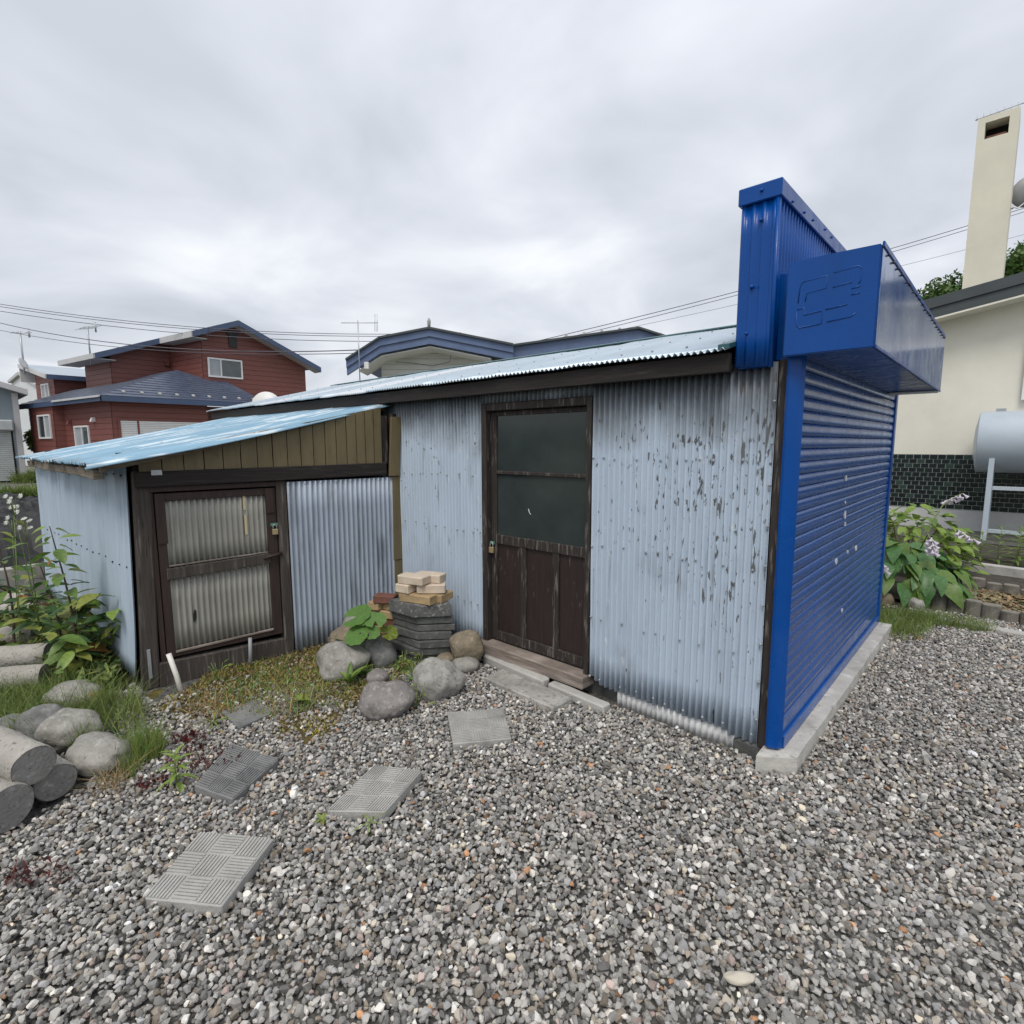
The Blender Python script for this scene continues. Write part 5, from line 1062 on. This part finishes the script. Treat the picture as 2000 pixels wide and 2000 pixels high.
# low wall, film-covered mound and verge at left
sp(bx('low_concrete_wall', (-7.05, -5.6, -.03), (-6.93, -1.98, .30), M_CONC, P=lambda a, b, z: V((a-.06*(b+2), b, z)), bev=.01), 'low concrete retaining wall in front of the black mound', 'wall')
gx, gy = np.meshgrid(np.linspace(-15, -7.05, 90), np.linspace(-6.5, -.6, 80)); hz = np.zeros_like(gx)
for i in range(gx.shape[0]):
    for j in range(gx.shape[1]):
        a, b = gx[i, j], gy[i, j]; e_ = min(1, (a+15)/1.5)*min(1, (-7.0-a)/.9+.32)*min(1, (-.5-b)/1.2)
        hz[i, j] = e_*(.70+.16*noise.noise(V((a*.9, b*.9, 0)))+.16*noise.noise(V((a*2.6, b*2.6, 3)))+.10*noise.noise(V((a*7, b*7, 3)))+.05*noise.noise(V((a*16, b*16, 5))))-.03
idx = np.arange(gx.size).reshape(gx.shape); q = np.stack((idx[:-1, :-1], idx[:-1, 1:], idx[1:, 1:], idx[1:, :-1]), -1).reshape(-1, 4)
sp(geo('covered_mound', np.column_stack((gx.ravel(), gy.ravel(), hz.ravel())), [tuple(f) for f in q.tolist()], M_TARP, None, False), 'crumpled black film-covered mound behind the low concrete wall', 'mound')
b = cc([scat(260, -7.4, -2.6, .3, .9, .22), scat(200, -9, -2.2, 1.2, .5, .5)]); blades('dry_stalks', b, .16, .003, 1.0, M_LITTER, 'dry pale stalks on the edge of the black mound', 'dry grass', 3, .8, (.9, 1.8))
geo('kerb_strip', [(-22.6, -30, -.015), (-22.6, 40, -.015), (-23.2, 40, -.015), (-23.2, -30, -.015)], [(0, 1, 2, 3)], M_CONC)['kind'] = 'structure'
b = cc([scat(1800, -32.2, .9, 1.5, .8, 0), scat(1400, -31.0, .5, .35, .8, 0), scat(900, -22.2, -.4, .3, 1.2, 0)]); blades('verge_grass', b, .38, .02, .7, M_GRASS, 'rough green grass on the verge beside the garage', 'grass', 3, .6, (.8, 1.5))
def leaf_cloud(name, c, r3, n, size, m_, parent, clumps=40, seed=0):
    g_ = np.random.default_rng(seed); d = g_.normal(size=(clumps, 3)); d /= np.linalg.norm(d, axis=1)[:, None]; d[:, 2] = np.abs(d[:, 2])*1.1-.25
    cl = d*np.array(r3)*g_.uniform(.55, .95, (clumps, 1)); k = g_.integers(0, clumps, n)
    dd = g_.normal(size=(n, 3)); dd /= np.linalg.norm(dd, axis=1)[:, None]
    p = np.array(c)+cl[k]+dd*(np.array(r3)*.30)*g_.random((n, 1))**.45
    az = g_.uniform(0, 6.283, n); s = size*np.exp(g_.normal(0, .3, n)); tl = g_.normal(0, .6, (n, 2))
    u = np.column_stack((np.cos(az), np.sin(az), tl[:, 0]))*s[:, None]; v = np.column_stack((-np.sin(az), np.cos(az), tl[:, 1]))*(s*.55)[:, None]
    co = np.stack((p-u, p-v, p+u, p+v), 1).reshape(-1, 3); ct = g_.uniform(.75, 1.35, clumps)[k]
    return raw_mesh(name, co, np.arange(n*4).reshape(n, 4), np.zeros((0, 3), int), m_, '', '', np.repeat(ct*g_.uniform(.7, 1.3, n), 4), np.repeat(1+g_.normal(0, .12, n), 4), parent)
def tree(name, x, y, top, r, trunk, n, size, lab, cat, seed, grp=None, m_=None):
    rt_ = root(name, (x, y, 0), lab, cat, grp); zc_ = top-r[2]
    tube('trunk', [(x, y, -.1), (x+.1, y, zc_*.5), (x, y, zc_)], [trunk, trunk*.8, trunk*.4], M_BARK, rt_, 8)
    tubes('limbs', [([(x, y, zc_*.7), (x+r[0]*.5*math.cos(a), y+r[1]*.5*math.sin(a), zc_+r[2]*.2)], [trunk*.4, trunk*.15]) for a in np.arange(0, 6, 1.25)], M_BARK, rt_)['kind'] = 'stuff'
    leaf_cloud('crown', (x, y, zc_), r, n, size, m_ or M_TREE, rt_, max(14, int(50*min(1, r[0]/2))), seed); return rt_
TG = 'trees behind the cream house'
tree('broadleaf_tree', -4.3, 36, 9.6, (2.6, 2.4, 2.8), .25, 18000, .095, 'dense green tree just left of the yellow-cream chimney', 'tree', 1, TG)
tree('broadleaf_tree', -1.9, 37, 11.2, (2.5, 2.4, 3.0), .28, 18000, .095, 'dense green tree half hidden behind the chimney', 'tree', 2, TG)
tree('broadleaf_tree', .8, 39, 12.9, (2.8, 2.6, 3.4), .3, 18000, .10, 'dense green tree right of the chimney under the satellite dish', 'tree', 3, TG)
tree('broadleaf_tree', 4.2, 40, 13.5, (3.0, 2.6, 3.6), .3, 9000, .12, 'tall tree beyond the right edge behind the cream house', 'tree', 4, TG)
tree('broadleaf_tree', -7.5, 39, 8.2, (2.8, 2.4, 2.8), .25, 6000, .12, 'tree hidden behind the blue canopy box', 'tree', 5, TG)
tree('garden_bush', -32.6, 1.15, 2.6, (.75, .7, 1.0), .05, 1500, .09, 'yellowish-green bush between the garage and the red house', 'bush', 6, None, M_GRASS)

# ------------------------------------------------------------------ white house with blue arched fascia
e1 = V((.7246, .689, 0)); e2 = V((-.689, .7246, 0)); BO = V((-12.89, 5.52, 0))
PBh = lambda u, d, z: BO+e1*u-e2*d+V((0, 0, z))
BH = root('white_house', tuple(BO+e1*4+e2*3), 'white bungalow with slate blue arched gable fascia behind the shed roof', 'house')
A1 = [(0, 3.90), (.92, 4.47), (2.25, 4.72), (4.5, 4.29)]; A2 = [(4.32, 4.30), (7.96, 4.79), (8.75, 4.55)]
def band(pl, t0, t1, d0, d1, m_, name, P=PBh, par_=None):
    for (u0, z0), (u1, z1) in zip(pl[:-1], pl[1:]):
        prism(name, [(u0, z0-t1), (u1, z1-t1), (u1, z1-t0), (u0, z0-t0)], d0, d1, P, m_, par_ or BH)
band(A1, .0, .055, -.12, .56, M_CHAR, 'roof_edge'); band(A1, .055, .24, .42, .50, M_BFASC, 'upper_fascia'); band(A1, .245, .43, .36, .46, M_BFASC, 'lower_fascia')
band(A2, -.01, .045, -.3, .20, M_CHAR, 'roof_edge'); band(A2, .045, .36, .0, .10, M_BFASC, 'upper_fascia'); band(A2, .365, .50, -.05, .06, M_BFASC, 'lower_fascia')
band(A1, .0, .05, -6, -.12, M_BFASC, 'roof_slope'); band(A2, .0, .05, -6, -.3, M_BFASC, 'roof_slope')
band([(.3, 4.05), (.92, 4.44), (2.25, 4.69), (3.9, 4.37)], .44, .47, -.6, .36, M_WBOARD, 'soffit')
siding([(.72, .0), (4.2, .0), (4.2, 3.90), (2.25, 4.24), (.95, 4.0), (.72, 3.86)], .15, lambda u, d, z: PBh(u, d-.55, z), M_WBOARD, BH, gap=.008)
siding(rect(4.25, 8.4, 0, 4.0), .3, lambda u, d, z: PBh(u, d-.6, z), M_WBOARD, BH, gap=.008)
bx('rear_block', (.8, -6, 0), (8.3, -.75, 3.8), M_WBOARD, BH, P=PBh, bev=0)
tube('finial', [PBh(2.24, .45, 4.68), PBh(2.24, .45, 4.88), PBh(2.24, .45, 4.96)], [.035, .05, .02], M_CONC, BH)
tube('wall_cable', [PBh(1.15, -.44, 3.95), PBh(1.6, -.42, 3.92), PBh(2.2, -.42, 3.83), PBh(2.7, -.42, 3.95), PBh(2.75, -.30, 4.22)], .008, M_WIRE, BH, 5)
for i, (u, z) in enumerate(((6.0, 4.56), (6.5, 4.62), (7.0, 4.68), (7.5, 4.74), (8.0, 4.79), (8.3, 4.70), (8.65, 4.60))): boxes('ridge_ornament', [((u-.07, -.28, z), (u+.07, -.10, z+.05)), ((u-.03, -.24, z+.05), (u+.03, -.14, z+.10))], M_CONC, BH, P=PBh, bev=.01)
boxes('junction_box', [((.50, .50, 3.62), (.62, .58, 3.80))], M_WHITE, BH, P=PBh)
# ------------------------------------------------------------------ TV antennas
def yagi(loc, z0, z1, ang, ln, n, lab, dish=None, el=.12, r_=.02):
    rt_ = root('tv_antenna', (loc[0], loc[1], z0), lab, 'antenna', 'roof antennas'); c = V((loc[0], loc[1], 0))
    tube('mast', [c+V((0, 0, z0)), c+V((0, 0, z1))], r_, M_STEEL, rt_, 6); d = V((math.cos(ang), math.sin(ang), 0)); s = V((-d.y, d.x, 0)); z = z1-.06
    bm_l = [([c+d*(-ln*.45)+V((0, 0, z)), c+d*(ln*.55)+V((0, 0, z))], r_*.6)]; tubes('boom', bm_l, M_STEEL, rt_)
    tubes('elements', [([c+d*(-ln*.45+ln*i/(n-1))+s*-el+V((0, 0, z-el*.5)), c+d*(-ln*.45+ln*i/(n-1))+s*el+V((0, 0, z+el*.5))], r_*.35) for i in range(n)]+[([c+d*(ln*(.5+.04*k))+V((0, 0, z-.22)), c+d*(ln*(.5+.04*k))+V((0, 0, z+.22))], r_*.35) for k in (-1, 0, 1)], M_STEEL, rt_)['kind'] = 'stuff'
    if dish:
        vs_, fs = [(0, 0, -.05)], []; m_ = 20
        for ring in (.5, 1): vs_ += [(dish*ring*math.cos(i*6.283/m_), dish*ring*math.sin(i*6.283/m_), -.05+.05*ring**2*2*dish) for i in range(m_)]
        fs = [(0, 1+i, 1+(i+1) % m_) for i in range(m_)]+[(1+i, 21+i, 21+(i+1) % m_, 1+(i+1) % m_) for i in range(m_)]
        o = geo('dish', vs_, fs, M_SOFFIT, rt_, True); o.modifiers.new('thickness', 'SOLIDIFY').thickness = .02
        o.matrix_basis = Matrix.Translation(c+V((.2, .0, z0+.5))) @ Matrix.Rotation(.9, 4, 'Z') @ Matrix.Rotation(1.2, 4, 'Y')
    return rt_
yagi(tuple((BO+e1*.42-e2*.75)[:2]), 3.0, 4.83, math.atan2(e1.y, e1.x), .95, 14, 'tall TV antenna mast in front of the blue arched fascia', el=.05, r_=.014)
yagi((-36.1, 1.04), 5.2, 7.25, .9, .8, 5, 'TV antenna with small dish on the small red house roof', .28, r_=.045)
yagi((-29.86, 2.68), 5.2, 6.85, .5, .9, 5, 'bent TV antenna behind the upper roof of the red house', el=.25, r_=.035)
# round white disc seen above the shed roof
dz = root('satellite_dish', (-12.5, 3.0, 0), 'round white disc showing above the left end of the shed roof', 'satellite dish')
DC = V((-12.47, 2.93, 2.50)); o = None
vs_ = [tuple(DC+fh*.04)]+[tuple(DC+(rh*math.cos(i*6.283/28)+V((0, 0, math.sin(i*6.283/28))))*.37) for i in range(28)]
o = geo('reflector', vs_, [(0, 1+i, 1+(i+1) % 28) for i in range(28)], M_WHITE, dz, True); o.modifiers.new('thickness', 'SOLIDIFY').thickness = .02
tube('mast', [DC+fh*.1, DC+fh*.1-V((0, 0, 2.5))], .03, M_STEEL, dz)

# ------------------------------------------------------------------ cream house with green tiles, chimney, tank
CH = root('cream_house', (1.5, 12, 0), 'cream rendered house with dark green tiled base and tall square chimney', 'house')
PCw = lambda u, d, z: V((u, 9.6-d, z))
rk = lambda x: 4.02+.17*(x+.58)
prism('gable_wall', [(-5, 1.40), (6, 1.40), (6, rk(6)-.3), (-5, rk(-5)-.3)], -.3, 0, PCw, M_CREAM, CH)
bx('plinth', (-5, -.3, -.03), (6, -.012, .43), mat('pale_plinth', (.50, .50, .49), .8, .08, 4, bump=.15), CH, P=PCw, bev=0)
tb = bx('tile_band', (-5, -.3, .432), (6, -.006, 1.398), M_GROUT, CH, P=PCw, bev=0)
tw, thh = .1185, .0800
tms = []
for m_ in M_TILE:
    bm = bmesh.new(); add_box(bm, (0, -.004, 0), (tw-.009, .006, thh-.008), bev=.002); bmesh.ops.recalc_face_normals(bm, faces=bm.faces); me = bpy.data.meshes.new('tile'); bm.to_mesh(me); bm.free(); me.materials.append(m_); tms.append(me)
bm_rest = bmesh.new()
for r0 in range(12):
    for i in range(-30, 40):
        x = i*tw+(tw*.5 if r0 % 2 else 0)+.03; z = .440+r0*thh
        if -1.02 < x < 1.42: mobj('tile', random.choices(tms, (5, 4, 4, 1.2))[0], tb, loc=(x, 9.6, z))
        elif x > -4 and x < 4.5: add_box(bm_rest, (x, 9.594, z), (x+tw-.009, 9.604, z+thh-.008))
o = bm_obj('tiles_beyond', bm_rest, M_TILE[0], tb); o['kind'] = 'stuff'
def PCr(u, d, z): return V((u, 9.6-d, z))
slab('roof', [PCr(-5, .42, rk(-5)+.02), PCr(5, .42, rk(5)+.02), PCr(5, -7, rk(5)+.02), PCr(-5, -7, rk(-5)+.02)], .06, M_CHAR, CH)
prism('rake_fascia', [(-5, rk(-5)-.16), (5, rk(5)-.16), (5, rk(5)-.045), (-5, rk(-5)-.045)], .40, .46, PCr, M_CHAR, CH); prism('rake_fascia', [(-5, rk(-5)-.33), (5, rk(5)-.33), (5, rk(5)-.165), (-5, rk(-5)-.165)], .37, .43, PCr, M_CHAR, CH)
prism('rake_soffit', [(-5, rk(-5)-.36), (5, rk(5)-.36), (5, rk(5)-.331), (-5, rk(-5)-.331)], .0, .43, PCr, M_CREAM, CH)
bx('body', (-4.9, -7, 0), (5.9, -.32, 3.3), M_CREAM, CH, P=PCw, bev=0)
ch = boxes('chimney', [((-.055, -.75, 3.9), (.465, -.15, 6.64)), ((-.055, -.75, 6.6402), (.045, -.15, 6.895)), ((.345, -.75, 6.6402), (.465, -.15, 6.895)), ((-.055, -.75, 6.8952), (.465, -.15, 6.99))], M_CHIM, CH, P=PCw, bev=0)
bx('flue_back', (.046, -.749, 6.642), (.344, -.45, 6.894), M_DARK, ch, P=PCw, bev=0)
bx('flue', (.07, -.44, 6.64), (.32, -.22, 6.70), M_BR[2], ch, P=PCw)
window(CH, PCw, .86, 1.9, 2.3, 3.35, (1.38,))
AN = root('tv_antenna', (.1, 9.9, 6.99), 'thin TV antenna boom lying across the chimney top', 'antenna', 'roof antennas')
tube('boom', [(-.10, 9.85, 7.03), (.55, 9.80, 7.05), (.9, 9.8, 7.09)], .009, M_STEEL, AN, 6); tube('foot', [(.2, 9.85, 6.99), (.2, 9.85, 7.04)], .012, M_STEEL, AN, 6)
tubes('elements', [([(-.08+.085*i, 9.85, 7.01), (-.08+.085*i, 9.85, 7.10)], .004) for i in range(11)], M_STEEL, AN)['kind'] = 'stuff'
SD = root('satellite_dish', (.82, 10.4, 4.3), 'grey satellite dish cut by the right edge beside the chimney', 'satellite dish')
vs_ = [(0, 0, -.06)]+[(.24*q*math.cos(i*6.283/24), .24*q*math.sin(i*6.283/24), -.06+.06*q*q) for q in (.5, 1) for i in range(24)]
o = geo('reflector', vs_, [(0, 1+i, 1+(i+1) % 24) for i in range(24)]+[(1+i, 25+i, 25+(i+1) % 24, 1+(i+1) % 24) for i in range(24)], mat('dish_grey', (.36, .37, .38), .45, .06), SD, True); o.modifiers.new('thickness', 'SOLIDIFY').thickness = .012
o.matrix_basis = Matrix.Translation((.66, 10.4, 5.85)) @ Matrix.Rotation(.3, 4, 'Z') @ Matrix.Rotation(-1.25, 4, 'X')
tube('mast', [(.80, 10.5, 4.2), (.80, 10.5, 6.3)], .02, M_STEEL, SD, 8); tube('arm', [(.78, 10.48, 5.8), (.66, 10.45, 5.72), (.55, 10.2, 5.55), (.48, 10.1, 5.56)], .009, M_WHITE, SD, 6); bx('receiver', (.42, 10.05, 5.53), (.50, 10.13, 5.58), M_WHITE, SD)
TK = root('oil_tank', (1.2, 8.9, 0), 'pale grey horizontal oil tank on an angle-iron stand by the tiled wall', 'tank')
cy_, cz_, R_ = 9.0, 1.615, .49
tube('drum', [(.40, cy_, cz_), (.41, cy_, cz_), (2.3, cy_, cz_), (2.31, cy_, cz_)], [R_*.985, R_, R_, R_*.985], M_TANK, TK, 48)
vs_ = [(.34, cy_, cz_)]+[(.40-.06*(1-q*q), cy_+R_*.98*q*math.cos(i*6.283/32), cz_+R_*.98*q*math.sin(i*6.283/32)) for q in (.5, .85, 1) for i in range(32)]
geo('end_cap', vs_, [(0, 1+i, 1+(i+1) % 32) for i in range(32)]+[(1+k*32+i, 33+k*32+i, 33+k*32+(i+1) % 32, 1+k*32+(i+1) % 32) for k in range(2) for i in range(32)], M_TANK, TK, True)
bx('filler_cap', (.58, 8.96, 2.10), (.70, 9.06, 2.15), M_STEEL, TK)
for x in (.60, 2.05):
    for y in (8.60, 9.40): bx('leg', (x-.035, y-.03, -.02), (x+.035, y+.03, 1.36), M_TANK, TK, P=lambda a, b, z, y=y: V((a+(.0), b+(y-9.0)*.10*(1.3-z), z)), bev=.004)
    bx('cross_bar', (x-.02, 8.60, .86), (x+.02, 9.40, .92), M_TANK, TK)
for z in (.90, .22): bx('rail', (.64, 8.56, z-.03), (2.02, 8.59, z+.03), M_TANK, TK)
# ------------------------------------------------------------------ overhead wires
def wire(name, p, q, sag, lab, r_=.012, n=18):
    p, q = V(p), V(q); sp(tube(name, [p.lerp(q, i/n)-V((0, 0, sag*4*(i/n)*(1-i/n))) for i in range(n+1)], r_, M_WIRE, None, 5), lab, 'wire', 'overhead wires')
D = lambda x, y, d: CAM+(fw+rt*((x-1000)/1054.3)-up*((y-1000)/1054.3))*d
wire('overhead_wire', (-33.83, -.77, 8.07), (-17.65, 13.92, 6.53), .55, 'uppermost power line crossing over the red house roof', .014)
wire('overhead_wire', (-33.82, -.78, 7.96), (-17.65, 13.91, 6.44), .55, 'second power line just under the uppermost one at left', .014)
wire('overhead_wire', (-33.80, -.80, 7.76), (-17.63, 13.89, 6.21), .55, 'third power line passing behind the red gable peak', .014)
wire('overhead_wire', (-33.77, -.83, 7.37), (-12.91, 5.98, 4.27), .55, 'pale wrapped service line in front of the red gable', .015)
wire('overhead_wire', (-33.74, -.87, 6.99), (-12.91, 5.97, 4.18), .45, 'thin lower service line under the pale wrapped one', .011)
wire('overhead_wire', (-14.75, 15.4, 5.95), (.76, 34.8, 13.06), .25, 'upper cable rising from behind the shed toward the chimney', .016)
wire('overhead_wire', (-14.74, 15.4, 5.80), (.78, 34.78, 12.88), .25, 'lower cable rising beside the upper one to the chimney', .014)
wire('overhead_wire', (-16.2, 19.0, 6.60), (.87, 37.56, 12.54), .20, 'faint single cable below the rising pair right of the blue canopy', .009)

# ------------------------------------------------------------------ wooded hills around the yard, mostly behind the camera
n = 72; vs_, fs = [], []
for i in range(n):
    a = 2*math.pi*i/n; dr = V((math.cos(a), math.sin(a), 0)); k = max(0, -dr.y*.9-dr.x*.25+.15)
    hgt = 1+8*k*(.8+.5*noise.noise(V((a*2.2, 1, 0))))
    for (rr_, f) in ((85, 0), (120, .75), (170, 1.0), (260, .9)): vs_.append(dr*rr_+V((0, 0, -.2+hgt*f*(1+.2*noise.noise(V((a*9, rr_, 0)))))))
for i in range(n):
    for j in range(3): a, b = i*4+j, ((i+1) % n)*4+j; fs.append((a, b, b+1, a+1))
geo('hills', vs_, fs, M_HILL, None, True)['kind'] = 'structure'
